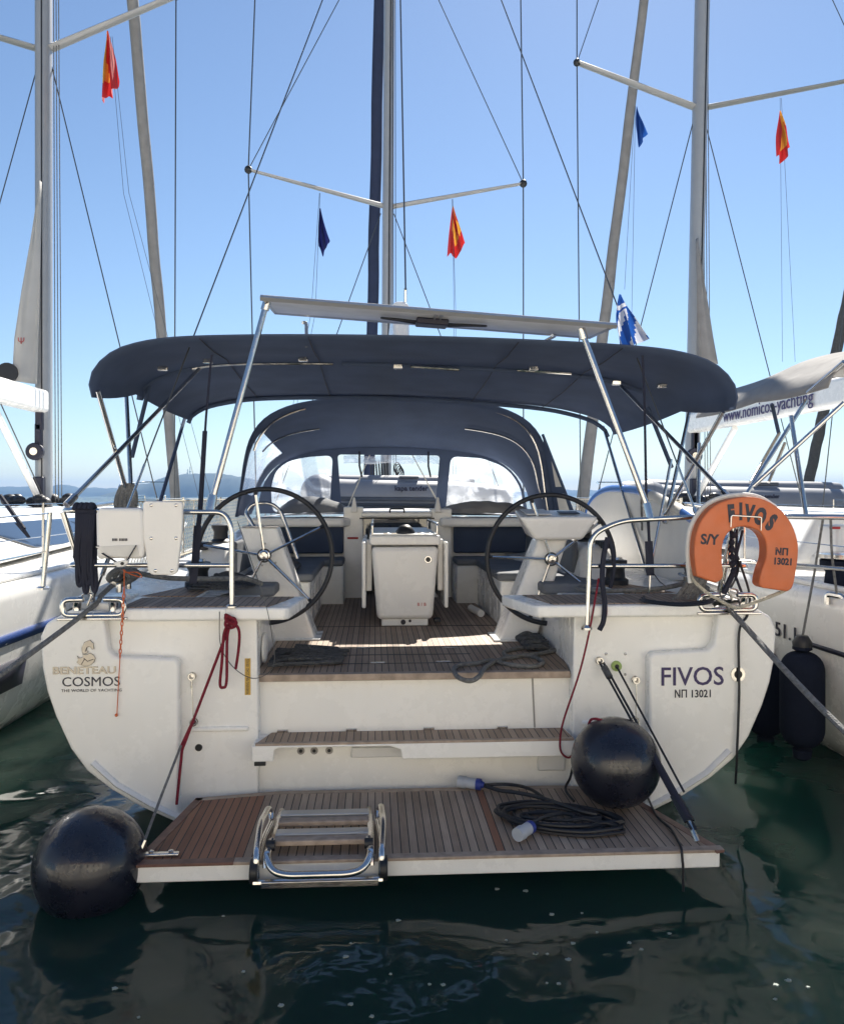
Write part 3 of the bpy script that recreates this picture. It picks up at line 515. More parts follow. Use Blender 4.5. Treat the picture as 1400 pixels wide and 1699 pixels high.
# pushpit rails
SR = .0165
def rails(sg):
    a = MB()
    if sg < 0:
        TL, TR, LZ = PS(80,847,1.0), PS(372,850,.98), PS(92,936,1.0)
        a.tube(fillet([(-2.24,2.3,2.0),(-2.2,1.0,TL.z),(TR.x,.98,TR.z),(-1.155,.97,TR.z-.09),(-1.155,.965,1.355)], .09, 6), SR, 10)
        a.tube(fillet([(-2.2,2.2,1.69),(-2.14,.99,1.62),(-1.155,.97,1.615)], .03), SR*.9, 10)
        a.tube([PS(104,850,1.02), (-2.05,1.12,1.38)], SR*1.15, 10)
        lx = -2.05
    else:
        TL = PS(1030,864,.99)
        a.tube(fillet([(2.24,2.3,1.98),(2.2,1.0,1.93),(TL.x,.99,TL.z),(1.10,.97,TL.z-.09),(1.075,.955,1.22)], .09, 6), SR, 10)
        a.tube(fillet([(2.2,2.2,1.66),(2.13,.99,1.595),(1.10,.97,1.60)], .03), SR*.9, 10)
        a.tube([(2.06,1.0,1.92), (2.0,1.12,1.37)], SR*1.25, 10)
        lx = 2.0
    o = a.build('pushpit_rail', 'ss', Y)
    MB().lathe((lx,1.12,1.365), [(.045,0),(.045,.012),(.025,.02)]).build('rail_foot', 'ss', o)
    if sg < 0: MB().lathe((-1.155,.965,1.355), [(.035,0),(.035,.01),(.02,.02)]).build('rail_foot', 'ss', o)
    else: MB().lathe((1.07,.945,1.20), [(.035,0),(.035,.014),(.02,.03)]).build('rail_foot', 'ss', o)
rails(-1); rails(1)
for sg in (-1, 1):
    stanchions(Y, sg*2.2, [2.3, 4.2, 6.2, 8.4, 10.4], 1.41+.0)
    MB().tube([(sg*1.98-.0,1.42,1.40),(sg*1.98,1.42,1.46)], .022).tube([(sg*1.98,1.62,1.40),(sg*1.98,1.62,1.46)], .022).tube([(sg*1.98,1.30,1.47),(sg*1.98,1.74,1.47)], .022, flat=.7).build('mooring_cleat', 'ss', Y)
    tb('corner_padeye', 'ss', Y, fillet([(sg*2.10,1.02,1.365),(sg*2.08,1.02,1.44),(sg*2.02,1.02,1.44),(sg*2.05,1.02,1.365)], .02), .008)
# transom fittings and lettering
def padeye(x, z, r=.018):
    o = MB().lathe((x,1.018,z), [(r*1.25,0),(r*1.25,.012)], 'y').tube([(x+r*math.cos(t*.785), 1.0, z+r*math.sin(t*.785)) for t in range(8)], .006, 6, closed=True).build('padeye', 'ss', tr); return o
pL1, pL2 = PS(319,1122,1.02), PS(322,1198,1.02); padeye(pL1.x, pL1.z, .02); padeye(pL2.x, pL2.z, .02)
tb('safety_wire', 'ss', tr, [(pL1.x,1.0,pL1.z-.02), (pL2.x,1.0,pL2.z+.02)], .004, 6); tb('wire_ferrule', 'ss', tr, [(pL1.x,1.0,pL1.z-.03), (pL1.x,1.0,pL1.z-.07)], .008, 8)
pR1, pR2 = PS(1054,1128,1.02), PS(1053,1195,1.02); padeye(pR1.x, pR1.z, .02); padeye(pR2.x, pR2.z, .02)
tb('safety_wire', 'ss', tr, [(pR1.x,1.0,pR1.z-.02), (pR2.x,1.0,pR2.z+.02)], .004, 6)
q = PS(994,1096,1.02); padeye(q.x, q.z, .02)
q = PS(1022,1105,1.03); MB().lathe((q.x,1.012,q.z), [(.032,0),(.032,.012),(.034,.018)], 'y', 24).build('green_gland', 'green', tr); MB().lathe((q.x,1.009,q.z), [(.014,0),(.014,.003)], 'y').build('gland_hole', 'black', tr)
for p in ((1005,1085),(1037,1085),(1037,1119)): q = PS(*p, 1.03); MB().sph((q.x,1.028,q.z), .010, 10, 6).build('screw_head', 'ss', tr)
q = PS(1224,1119,.94); MB().lathe((q.x,.935,q.z), [(.046,.0),(.046,.012)], 'y', 28).build('filler_ring', 'ss', tr); MB().lathe((q.x,.933,q.z), [(.026,0),(.026,.004)], 'y', 24).build('filler_cap', 'black', tr)
def tl(body, px, py, size, mtl, name, s=.9425, **k): q = PS(px, py, s); return MB().text(body, size, (q.x, s, q.z), **k).build(name, mtl, tr, flat=True)
tl('BENETEAU', 140, 1113, .062, 'silver', 'badge_lettering', depth=.004, bold=.0015, sx=1.28)
tl('COSMOS', 151, 1132, .082, 'ink', 'charter_lettering', depth=.001, sx=1.06)
tl('THE WORLD OF YACHTING', 152, 1146, .024, 'ink', 'motto_lettering', depth=.001, sx=1.12, space=1.08)
tl('FIVOS', 1148, 1124, .165, 'inkb', 'name_lettering', depth=.001, bold=.0015, sx=.98)
tl('ΝΠ 13021', 1150, 1152, .068, 'ink', 'number_lettering', depth=.001, bold=.001, sx=.86)
def PP(l, s, s2=.9425, ox=0, oy=800, k=4): return [(PS(ox+a/k, oy+b/k, s).x, PS(ox+a/k, oy+b/k, s).z) for a, b in l]
b1 = [(600,1045),(560,1062),(543,1100),(545,1135),(570,1140),(590,1128),(575,1115),(580,1095),(600,1092),(612,1112),(627,1108),(622,1085),(625,1068),(612,1062)]
b2 = [(570,1145),(548,1140),(552,1160),(530,1168),(510,1150),(520,1180),(508,1195),(530,1214),(565,1223),(600,1216),(626,1195),(635,1168),(622,1145),(598,1132),(585,1142)]
sh = MB(); sh.prism(PP(b1, .94), .934, .9425); sh.prism(PP(b2, .94), .934, .9425); sh.build('seahorse_badge', 'silver', tr, bevel=.0025)
gr = MB(); 
for l in ([(556,1170),(580,1190),(620,1176)], [(560,1178),(545,1200),(540,1212)], [(575,1100),(565,1125)]): gr.tube([PS(a/4, 800+b/4, .933) for a, b in l], .0022, 5)
gr.build('badge_groove', 'ink', tr)
q = PS(411,1123,1.028); st = bx('warning_sticker', 'yel', tr, (q.x-.018,1.027,q.z-.115), (q.x+.018,1.031,q.z+.115), 0)
MB().text('WARNING MAX LOAD 100 KG', .026, (q.x,1.026,q.z), ex=(0,0,-1) if False else (0,0,1), ey=(-1,0,0), depth=.0005, sx=.62).build('sticker_lettering', 'ink', st, flat=True)
# ---------------------------------------------------------------- bimini, sprayhood, solar panel
A0 = [(0,3.14),(.6,3.135),(1.2,3.12),(1.7,3.09),(1.98,3.03),(2.12,2.95),(2.20,2.85),(2.22,2.76),(2.20,2.68)]
A1 = [(0,3.155),(.6,3.15),(1.2,3.13),(1.62,3.10),(1.9,3.04),(2.08,2.97),(2.18,2.90),(2.215,2.84),(2.21,2.80)]
A2 = [(x*1.03, 2.05+(z-2.05)*1.037) for x, z in [(0,3.03),(.6,3.02),(1.1,3.0),(1.5,2.97),(1.78,2.92),(1.95,2.87),(2.05,2.81),(2.10,2.76),(2.11,2.72)]]
bim = canopy('bimini', Y, 'navy', .045, [(1.42,A0,-.012),(2.45,A1,-.025),(4.2,A2,-.028)], bulge=.018)
def archtube(par, s, pf, tl, inset=.03, r=.0125, name='frame_bow', x0=-99, x1=99, mtl='ss', drop=.028):
    c = [(x*.985, z+tl*x-drop) for x, z in arch_curve(pf, 60)]; c = [(x, s, z) for x, z in c if x0 <= x <= x1]
    return tb(name, mtl, par, c, r, 8)
archtube(bim, 2.6, A1, -.025, x0=-2.0, x1=-.6); archtube(bim, 2.6, A1, -.025, x0=-.55, x1=2.0, mtl='navy', r=.02, name='bow_sleeve'); archtube(bim, 4.16, A2, -.028, mtl='navy', r=.022, name='bow_sleeve')
archtube(bim, 2.6, A1, -.025, x0=-2.2, x1=-1.7, mtl='navy', r=.028, name='bow_sleeve')
for x0, x1 in ((.02,.42),(.9,1.35)): MB().tube([(x0,2.5,3.105-.025*x0),(x1,2.5,3.095-.025*x1)], .014, 8).build('bow_window', 'ss', bim)
for px, py in ((270,612),(345,600),(503,597),(660,609),(885,612),(1022,636),(1098,641)):
    q = PS(px, py, 2.1); MB().box((q.x-.035, 2.08, q.z-.012), (q.x+.035, 2.12, q.z+.022)).build('bow_clip', 'ss', bim, bevel=.005)
def pole(p, q, r=.0135, name='bimini_pole', mtl='ss', par=None, r2=None): 
    p, q = Vector(p), Vector(q)
    if r < .0175: p = p+(p-q).normalized()*.09
    o = tb(name, mtl, par or bim, [p, q], r, 10); 
    if name == 'bimini_pole': MB().tube([Vector(q), Vector(q).lerp(Vector(p), .05)], r*1.5, 8).build('pole_fitting', 'ss', o)
    return o
for x_ in (-1.45, -.72, .72, 1.45):
    c_ = []
    for s_, pf_, t_ in ((1.43,A0,-.012),(1.9,A0,-.018),(2.45,A1,-.025),(3.2,A1,-.027),(4.17,A2,-.028)):
        cur = arch_curve(pf_, 80); zz = min(cur, key=lambda p: abs(p[0]-x_))[1]
        if s_ == 3.2: zz = .55*zz+.45*min(arch_curve(A2, 80), key=lambda p: abs(p[0]-x_))[1]-.016
        if s_ == 1.9: zz -= .012
        c_.append((x_, s_, zz+t_*x_-.017))
    tb('canvas_seam', 'strap', bim, c_, .004, 5)
# left legs (deck hinge points at the coaming, upper ends on the bows)
pole(PS(168,668,1.45), PS(212,822,1.9), .017); pole(PS(210,665,2.3), PS(218,826,2.0), .017); pole(PS(248,640,2.6), PS(219,758,2.3), .017, mtl='navy', name='padded_pole')
pole(PS(304,702,4.16), PS(266,832,3.0), .017, mtl='navy', name='padded_pole')
pole(PS(330,612,2.6), PS(110,838,1.15), .016)
pole(PS(1190,700,1.45), PS(1100,862,2.1), .016); pole(PS(1140,700,2.3), PS(1103,868,2.1), .016); pole(PS(1080,690,2.6), PS(1114,775,2.3), .017, mtl='navy', name='padded_pole')
pole(PS(1003,716,4.16), PS(1075,955,2.5), .016); pole(PS(1030,640,2.6), PS(1212,828,1.1), .015); pole(PS(1110,780,2.1), PS(1078,950,1.95), .012)
# tie-down webbing straps with buckles
def strap(pts, w, name='tie_down_strap'):
    m = MB(); P = [Vector(p) for p in pts]
    m.tube(P, w, 8, flat=.22); return m.build(name, 'strap', bim)
strap([PS(351,588,1.45), PS(342,690,1.35), PS(340,720,1.30)], .008); strap([PS(340,715,1.30), PS(332,850,1.15), PS(328,880,1.12)], .016); strap([PS(328,872,1.12), PS(323,945,1.05), PS(320,968,1.03)], .024)
strap([PS(1066,590,1.45), PS(1069,660,1.35), PS(1072,830,1.1)], .009); strap([PS(1073,828,1.1), PS(1077,900,1.0)], .010); strap([PS(1076,898,1.0), PS(1079,955,.98)], .026, 'strap_buckle'); strap([PS(1083,950,.97), PS(1094,965,.96), PS(1103,972,.96)], .014)
tb('strap_hook', 'ss', bim, [PS(1078,955,.98), PS(1077,975,.98), PS(1076,984,.99)], .007, 6)
# solar panels on two raked poles
a, b = PS(437,494,1.15), PS(1018,540,1.15); ax = (b-a).normalized(); dv = Vector((0,.60,.045)); up = Vector((0,0,1)); up = ax.cross(dv).normalized()
sp = MB()
pts = [a, b, b+dv, a+dv]; sp.hexa([p-up*.006 for p in pts]+[p+up*.02 for p in pts]); SPn = sp.build('solar_panel', 'panel', Y)
fr = MB()
def bar(p, q, w=.018): fr.tube([p, q], w, 4)
half = a.lerp(b, .49)
bar(a-ax*.02, b+ax*.02, .02); bar(a+dv, b+dv); bar(a, a+dv); bar(b, b+dv); bar(half, half+dv); bar(half+ax*.04, half+ax*.04+dv)
fr.build('panel_frame', 'al', SPn)
MB().hexa([half+ax*t+dv*q-up*.05 for t, q in ((-.12,.4),(.10,.4),(.10,.75),(-.12,.75))]+[half+ax*t+dv*q-up*.006 for t, q in ((-.12,.4),(.10,.4),(.10,.75),(-.12,.75))]).build('junction_box', 'ink', SPn, bevel=.01)
for sg in (-1, 1): tb('panel_cable', 'cable', SPn, smooth_path([half+dv*.55-up*.03+ax*sg*.05, half+dv*.35-up*.04+ax*sg*.22, half+dv*.45-up*.03+ax*sg*.36, half+dv*.65-up*.02+ax*sg*.25, half+dv*.7-up*.03+ax*sg*.08]), .008, 6)
pl_ = pole(PS(441,506,1.22), PS(353,826,1.03), .020, 'panel_pole', par=Y); MB().tube([PS(353,822,1.03), PS(348,850,1.0)], .03, 10).build('pole_clamp', 'ss', pl_)
MB().tube([PS(443,500,1.22), PS(439,514,1.22)], .028, 10).build('pole_collar', 'ss', pl_)
pr_ = pole(PS(966,552,1.22), PS(1074,842,1.03), .020, 'panel_pole', par=Y); MB().tube([PS(1072,836,1.03), PS(1078,862,1.0)], .03, 10).build('pole_clamp', 'ss', pr_)
MB().tube([PS(964,545,1.22), PS(969,562,1.22)], .028, 10).build('pole_collar', 'ss', pr_)
for p, q in (((508,535),(509,575)), ((922,556),(893,572))): tb('panel_bracket', 'ss', SPn, fillet([PS(p[0]-6,p[1],1.7), PS(*p,1.72), PS(*q,1.8)], .02), .013)
# sprayhood
B0 = [(x*.978, 2.05+(z-2.05)*.978) for x, z in [(0,3.13),(.6,3.11),(1.05,3.05),(1.33,2.95),(1.50,2.82),(1.61,2.64),(1.67,2.40),(1.71,2.1),(1.76,1.80)]]
B1 = [(0,2.92),(.6,2.90),(1.05,2.85),(1.36,2.77),(1.56,2.64),(1.68,2.45),(1.74,2.2),(1.80,2.0),(1.84,1.80)]
B2 = [(0,2.66),(.6,2.64),(1.0,2.60),(1.3,2.52),(1.52,2.38),(1.66,2.2),(1.72,2.05),(1.76,1.9),(1.80,1.80)]
XC = -.02
SH = canopy('sprayhood', Y, 'navy', XC, [(4.58,B0,-.01),(5.5,[(x*.995,z) for x,z in B1],-.01),(6.2,B2,-.01)], n=56, bulge=.01)
# cut the side windows: sides below z 2.5 between bows become clear vinyl
me = SH.data; me.materials.append(M['vinyl'])
for p in me.polygons:
    j_, i_ = divmod(p.index, 56)
    if 3 <= i_ <= 10 and 2 <= j_ <= 9: p.material_index = 1
for s, pf, x0, x1 in ((4.75,B0,-1.6,-.95),(4.75,B0,.95,1.8),(5.45,B1,-1.62,-.9),(5.45,B1,.8,1.8)):
    c = [(XC+x*.975, s, z-.035) for x, z in arch_curve(pf, 60) if x0 <= x <= x1]; tb('frame_bow', 'ss', SH, c, .012, 8)
outer = [(XC+x, z-.01*x) for x, z in arch_curve(B2, 40)]
wl = rounded([(-1.60,1.83),(-.86,1.83),(-.80,2.56),(-1.15,2.535),(-1.38,2.48),(-1.53,2.36),(-1.60,2.15)][::1], .09)
wc = rounded([(-.70,1.83),(.52,1.83),(.56,2.56),(-.74,2.57)], .05)
wr = rounded([(.66,1.83),(1.70,1.83),(1.64,2.13),(1.52,2.31),(1.38,2.43),(1.1,2.53),(.70,2.55)], .09)
lean = lambda c: (c.x, 6.2+(2.6-c.z)*.45, c.z)
panel_holes('windscreen_cloth', 'navy', SH, outer, [wl, wc, wr], 6.2, f=lean)
for wv in (wl, wr):
    m = MB(); cx_ = sum(p[0] for p in wv)/len(wv); cz_ = sum(p[1] for p in wv)/len(wv); V = [lean(Vector((x,6.2,z))) for x, z in wv]+[lean(Vector((cx_,6.2,cz_)))]
    m.add(V, [(i, (i+1) % len(wv), len(wv)) for i in range(len(wv))]).build('clear_window', 'vinyl', SH, flat=True)
m = MB(); m.grid(lambda u, v: (-.66+1.2*u, 6.1+.05*math.sin(v*6.28)+.01*math.sin(u*30), 2.50+.05*math.cos(v*6.28)+.008*math.sin(u*17)), 24, 8); m.build('rolled_window', 'vinyl', SH)
for x in (-.46, .40): tb('roll_strap', 'strap', SH, [(x,6.02,2.60),(x,6.03,2.42),(x+.03,6.05,2.28)], .012, 6)
# triangular windows in the starboard quarter cloth
sq = MB(); sq.add([(1.84,4.72,2.80),(1.87,4.72,1.78),(2.20,6.0,1.78),(1.92,4.8,2.72)], [(0,1,2,3)])
for sg in (1,):
    ox = lambda y, z: sg*(1.60+.20*(z-3.0)/-1.2+.02)+XC
    qc = MB().add([(XC+sg*1.56,4.57,2.70),(XC+sg*1.72,4.57,1.80),(XC+sg*1.86,4.36,1.80)], [(0,1,2)]).build('quarter_cloth', 'navy', SH, solid=.006, flat=True)
    MB().tube([(XC+sg*1.56,4.56,2.71),(XC+sg*1.87,4.34,1.79)], .016, 6).build('hem', 'navy', qc)
    for tri in ([(.22,.35),(.30,.62),(.36,.35)], [(.45,.1),(.45,.3),(.62,.1),(.6,.22)]): pass
    A_, B_, C_ = Vector((XC+sg*1.56,4.56,2.70)), Vector((XC+sg*1.72,4.56,1.80)), Vector((XC+sg*1.87,4.34,1.80))
    def bc(u, v): return A_+(B_-A_)*u+(C_-B_)*v+Vector((sg*.004,-.008,0))
    MB().add([bc(.30,.20),bc(.62,.18),bc(.62,.52)], [(0,1,2)]).build('clear_window', 'piping', qc, flat=True)
    MB().add([bc(.70,.15),bc(.90,.15),bc(.90,.70),bc(.70,.56)], [(0,1,2,3)]).build('clear_window', 'piping', qc, flat=True)
# ---------------------------------------------------------------- mast, boom and rigging
MS = 9.5; mb, mt = (-.085,MS,1.6), (.05,MS-.1,21.5)
mast = mast_part(Y, 'mast', mb, mt, .092, .15)
H1 = PS(640,342,MS).z
tipL, tipR = PS(412,281,9.1), PS(868,304,9.1)
spL = spreader(Y, (-.10,MS,H1), tipL); spR = spreader(Y, (.03,MS,H1), tipR)
def at(p, q, t): return Vector(p).lerp(Vector(q), t)
topL = (tipL.x+.25,9.2,tipL.z+7); topR = (tipR.x-.08,9.2,tipR.z+7)
wirep(Y, [topL, tipL, (-2.15,9.0,1.55)], .011); wirep(Y, [topR, tipR, (2.15,9.0,1.55)], .011)
up2 = PS(562,0,9.3); wirep(Y, [tipL, up2, (-.06,MS,14.5)], .008); wirep(Y, [tipR, PS(728,0,9.3), (.04,MS,14.5)], .008)
wirep(Y, [(-.17,MS,H1-.12), (-2.0,9.2,1.6)], .008); wirep(Y, [(.05,MS,H1-.12), (2.0,9.2,1.6)], .008)
# split backstay
spl = PS(684,-390,4.3); bL, bR = Vector((-2.03,1.06,1.40)), Vector((2.03,1.06,1.40))
wirep(Y, [spl, bL], .0055, 'backstay'); wirep(Y, [spl, bR], .0055, 'backstay'); wirep(Y, [spl, mt], .007, 'backstay')
for bb in (bL, bR):
    d = (spl-bb).normalized(); tk = tb('turnbuckle', 'ss', Y, [bb+d*.16, bb+d*.62], .015, 8); tb('turnbuckle_end', 'ss', tk, [bb, bb+d*.16], .008, 6); tb('turnbuckle_end', 'ss', tk, [bb+d*.62, bb+d*.95], .009, 6)
wirep(Y, [(-.02,2.45,3.72), (.03,2.45,9), (.05,MS-.15,21.3)][:1]+[(PS(668,0,2.45).x,2.45+1.3,8.1), mt], .007, 'topping_lift')
bm_ = MB(); bm_.hexa([(-.12,2.40,3.26),(.01,2.40,3.26),(.02,MS-.1,3.18),(-.19,MS-.1,3.18),(-.13,2.44,3.63),(.01,2.44,3.63),(.02,MS-.1,3.60),(-.19,MS-.1,3.60)])
boom = bm_.build('boom', 'gel', Y, bevel=.05, seg=4); tb('boom_shackle', 'ss', boom, [(-.02,2.5,3.63),(-.02,2.48,3.74)], .014, 6)
furled(Y, (-.42,15.1,1.7), (.02,9.9,20.5), .13, .10, 'sailn')
for x, t in ((.02,.1),(.06,.14)): wirep(Y, [(x+.02,MS-.17,1.9),(x,MS-.17,18)], .006, 'halyard', 'black')
mbs = MB()
for k in range(7): mbs.tube(smooth_path([(-.34+k*.045,MS-.22,2.62),(-.32+k*.045,MS-.25,2.3),(-.31+k*.045,MS-.22,2.0)]), .014, 6)
for k in range(4): mbs.tube([(.10+.02*k+.05*math.cos(t*.5236),MS-.22,2.5+.10*math.sin(t*.5236)-.03*k) for t in range(12)], .009, 6, closed=True)
mbs.build('halyard_tails', 'drope', mast)
wirep(Y, [(-.65,6.9,1.85), (-.1,7.4,3.2)], .008, 'mainsheet', 'wrope'); wirep(Y, [(.62,6.9,1.9), (-.05,7.4,3.2)], .008, 'mainsheet', 'wrope'); MB().sph((.60,6.9,1.92), .06, 10, 7).build('sheet_block', 'black', Y)
for a_, b_, px in (((530,318),(516,520),0),): 
    wirep(Y, [PS(530,320,9.2), PS(516,520,8.9), (-1.9,8.6,1.6)], .0035, 'flag_halyard'); wirep(Y, [PS(531,320,9.2), PS(523,520,8.9), (-1.85,8.6,1.6)], .0035, 'flag_halyard')
wirep(Y, [PS(751,330,9.2), PS(753,520,8.9), (.95,8.6,1.6)], .0035, 'flag_halyard'); wirep(Y, [PS(750,330,9.2), PS(756,520,8.9), (1.0,8.6,1.6)], .0035, 'flag_halyard')
pulpit(Y, 0, 16.0, 1.65)
# side netting along the guard rails
def netting(par, x, s0, s1, z0, z1, nm='guard_netting', m_='net'):
    m = MB(); p = .085; h = z1-z0; k = int((s1-s0+h)/p)
    for i in range(k):
        for d in (1, -1):
            a = s0+i*p-(h if d > 0 else 0); q0, q1 = max(a, s0), min(a+h, s1)
            if q1-q0 < .03: continue
            za, zb = (z0+(q0-a), z0+(q1-a)) if d > 0 else (z1-(q0-a), z1-(q1-a))
            m.tube([(x, q0, za), (x, q1, zb)], .0028, 3, cap=False)
    for z in (z0, z1): m.tube([(x, s0, z), (x, s1, z)], .006, 5)
    return m.build(nm, m_, par)
for sg in (-1, 1): netting(Y, sg*2.19, 2.3, 8.4, 1.46, 2.0)
# ================================================================ NEIGHBOUR YACHTS
def neighbour(xc, s0, label, inner, mastx, ms, H, tipIn, tipOut, boomz, side):
    """inner = +1 when our yacht lies on its +x side"""
    N = thing('sailing_yacht', label, 'sailboat', (xc, s0, 0))
    hull('hull', N, xc, s0, PROF=NPROF)
    MB().prism([(xc+x, z) for x, z in NPROF[:-1]]+[(xc-x, z) for x, z in NPROF[:-1][::-1]], s0, s0+.06).build('transom', 'gel', N)
    d = MB(); k = [(2.25,0),(2.33,3),(2.34,6),(2.2,9),(1.5,12.5),(.2,15)]
    d.add([(xc+x, s0+y, 1.345+.22*(y/15)**2) for x, y in k]+[(xc-x, s0+y, 1.345+.22*(y/15)**2) for x, y in k[::-1]], [tuple(range(12))]); d.build('deck', 'gel', N, flat=True)
    for sg in (-1, 1): MB().tube([(xc+sg*2.27,s0,1.36),(xc+sg*2.36,s0+3,1.37),(xc+sg*2.37,s0+6,1.395),(xc+sg*2.2,s0+9,1.44)], .022, 8).build('toe_rail', 'gel', N)
    # coachroof with long dark window
    c = MB(); c.hexa([(xc-1.85,s0+3.2,1.40),(xc+1.85,s0+3.2,1.40),(xc+1.55,s0+10.8,1.55),(xc-1.55,s0+10.8,1.55),(xc-1.5,s0+3.4,1.86),(xc+1.5,s0+3.4,1.86),(xc+1.2,s0+10.2,1.86),(xc-1.2,s0+10.2,1.86)])
    c.build('coachroof', 'gel', N, bevel=.06, seg=4)
    for sg in (-1, 1):
        f = lambda y, t, o=.0: (xc+sg*((1.85-.045*(y-3.2))*(1-t)+(1.5-.045*(y-3.3))*t+.012), s0+y, (1.40+.02*(y-3.2))*(1-t)+1.86*t)
        MB().add([f(3.6,.62),f(4.4,.18),f(5.2,.12),f(9.0,.22),f(9.8,.55),f(9.4,.68),f(5,.78),f(4.0,.80)], [tuple(range(8))]).build('cabin_window', 'glass', N, solid=.008, flat=True)
    # hull graphics on the side facing us
    X = xc+inner*2.43
    def strip(y0, y1, za, zb, mtl, nm):
        def bx_(y): t = (y-s0)/15; return xc+inner*(1+.05*math.sin(math.pi*min(1, t/.6)))
        P = 10; m = MB(); vs = []
        for i in range(P+1):
            y = y0+(y1-y0)*i/P; k_ = bx_(y)
            kx = lambda z: xc+(k_-xc)*next(a[0]+(b[0]-a[0])*(z-a[1])/(b[1]-a[1]) for a, b in zip(NPROF[2:], NPROF[3:]) if b[1] <= z <= a[1])
            vs += [(kx(za)+inner*.012, y, za), (kx(zb)+inner*.012, y, zb)]
        m.add(vs, [(2*i, 2*i+1, 2*i+3, 2*i+2) for i in range(P)]); return m.build(nm, mtl, N, solid=.006)
    if side == 'L': strip(s0+.3, s0+9, .86, .95, 'blue', 'hull_stripe'); strip(s0+.5, PX(48,1120,X).y, .47, .72, 'ink', 'hull_window')
    else: strip(s0+.3, PX(1328,1056,X).y, .90, .935, 'ink', 'hull_stripe')
    if side == 'R':
        q = PX(1304,1050,X); MB().text('51.1', .165, (X, q.y, q.z), ex=(0,-1,0), ey=(0,0,1), depth=.004, sx=1.2, space=1.1).build('model_lettering', 'ink', N, flat=True)
    m_ = mast_part(N, 'mast', (mastx[0], ms, 1.6), (mastx[1], ms-.1, 21.5), .125, .17)
    mh = mastx[0]+(mastx[1]-mastx[0])*(H-1.6)/19.9
    for t in (tipIn, tipOut): spreader(N, (mh, ms, H), t, .10, .07)
    for t, sg in ((tipIn, inner), (tipOut, -inner)):
        t = Vector(t); wirep(N, [(t.x-sg*.15, ms, t.z+7), t, (xc+sg*2.15, ms-.4, 1.6)], .011); wirep(N, [t, (mh+sg*.1, ms, t.z+6.5)], .008)
        wirep(N, [(mh+sg*.10, ms, H-.2), (xc+sg*1.95, ms-.3, 1.6)], .010)
    # boom, vang, gooseneck
    b = MB(); b.hexa([(mastx[0]-.12,s0+2.0,boomz),(mastx[0]+.12,s0+2.0,boomz),(mastx[0]+.13,ms-.1,boomz+.04),(mastx[0]-.13,ms-.1,boomz+.04),(mastx[0]-.12,s0+2.0,boomz+.34),(mastx[0]+.12,s0+2.0,boomz+.34),(mastx[0]+.13,ms-.1,boomz+.40),(mastx[0]-.13,ms-.1,boomz+.40)])
    bo = b.build('boom', 'gel', N, bevel=.06, seg=4)
    tb('boom_vang', 'gel', N, [(mastx[0],ms-.15,1.95),(mastx[0],ms-1.8,boomz)], .05, 10); wirep(N, [(mastx[0]+.08,ms-.2,2.0),(mastx[0]+.08,ms-1.7,boomz)], .01, 'vang_line', 'drope')
    g = MB(); g.box((mastx[0]-.06,ms-.24,2.8),(mastx[0]+.05,ms-.14,3.2)); g.box((mastx[0]-.05,ms-.24,boomz-.25),(mastx[0]+.06,ms-.13,boomz+.25)); g.lathe((mastx[0]-.04,ms-.3,2.75), [(.14,0),(.14,.10)], 'y', 18); g.box((mastx[0]-.08,ms-.26,1.8),(mastx[0]+.08,ms-.12,2.35))
    g.build('mast_fittings', 'ink', m_, bevel=.02); MB().lathe((mastx[0]-.04,ms-.32,2.75), [(.06,0),(.06,.02)], 'y', 18).build('sheave', 'ss', m_)
    rp = MB()
    for k in range(16): a = random.random()*6.28; rp.sph((mastx[0]+.45*math.cos(a), ms-.2+.3*math.sin(a), 1.93+random.random()*.10), .09+.05*random.random(), 8, 6, sz=.7)
    rp.build('mast_base_blocks', 'black', N)
    for k in range(3): wirep(N, [(mastx[0]+.22+k*.05,ms-.1,1.95), (mastx[0]+.16+k*.03,ms-.1,18)], .008, 'halyard', 'grope')
    fa, fb = (PS(293,848,15.5), PS(220,0,12.38)) if side == 'L' else (PS(964,848,15.2), PS(1068,0,12.3))
    furled(N, fa, fa+(fb-fa)*1.75, .12 if side == 'L' else .15, .11 if side == 'L' else .05, 'sailg')
    pulpit(N, xc, s0+15.7, 1.70)
    for sg in (-1, 1): stanchions(N, xc+sg*2.26, [s0+1.2+2.1*i for i in range(5)], 1.36)
    return N, m_, bo
L_ = PS(0,62,9.2); tI = PS(292,-8,8.9)
NL, NLm, NLb = neighbour(-5.6, .3, 'white sailing yacht at the left edge with blue hull stripe and dark cabin window', 1, (PS(73,500,9.4).x, PS(78,0,9.4).x-.02), 9.4, PS(75,84,9.4).z, tI, (PS(0,62,9.2).x-1.2, 9.0, PS(0,52,9.2).z+.15), 3.34, 'L')
NR, NRm, NRb = neighbour(5.45, .0, 'white sailing yacht at the right edge with beige bimini and 51.1 on its hull', -1, (PS(1146,600,10.2).x, PS(1160,0,10.2).x+.25), 10.2, PS(1155,180,10.2).z, PS(957,103,9.6), PS(1440,127,9.8), 3.12, 'R')
# aft stanchion and lifeline of the left neighbour that stand in front of the deck
q = PS(71,978,2.3); o = MB().tube([q, PS(83,850,2.35)], .02, 10).lathe(q, [(.05,0),(.05,.014),(.03,.025)]).build('stanchion', 'ss', NL); tb('lifeline', 'ss', NL, [PS(75,915,2.33), PS(-60,942,.4)], .006, 6)
tb('lifeline', 'ss', NL, [PS(82,852,2.35), PS(-120,868,.4)], .006, 6)
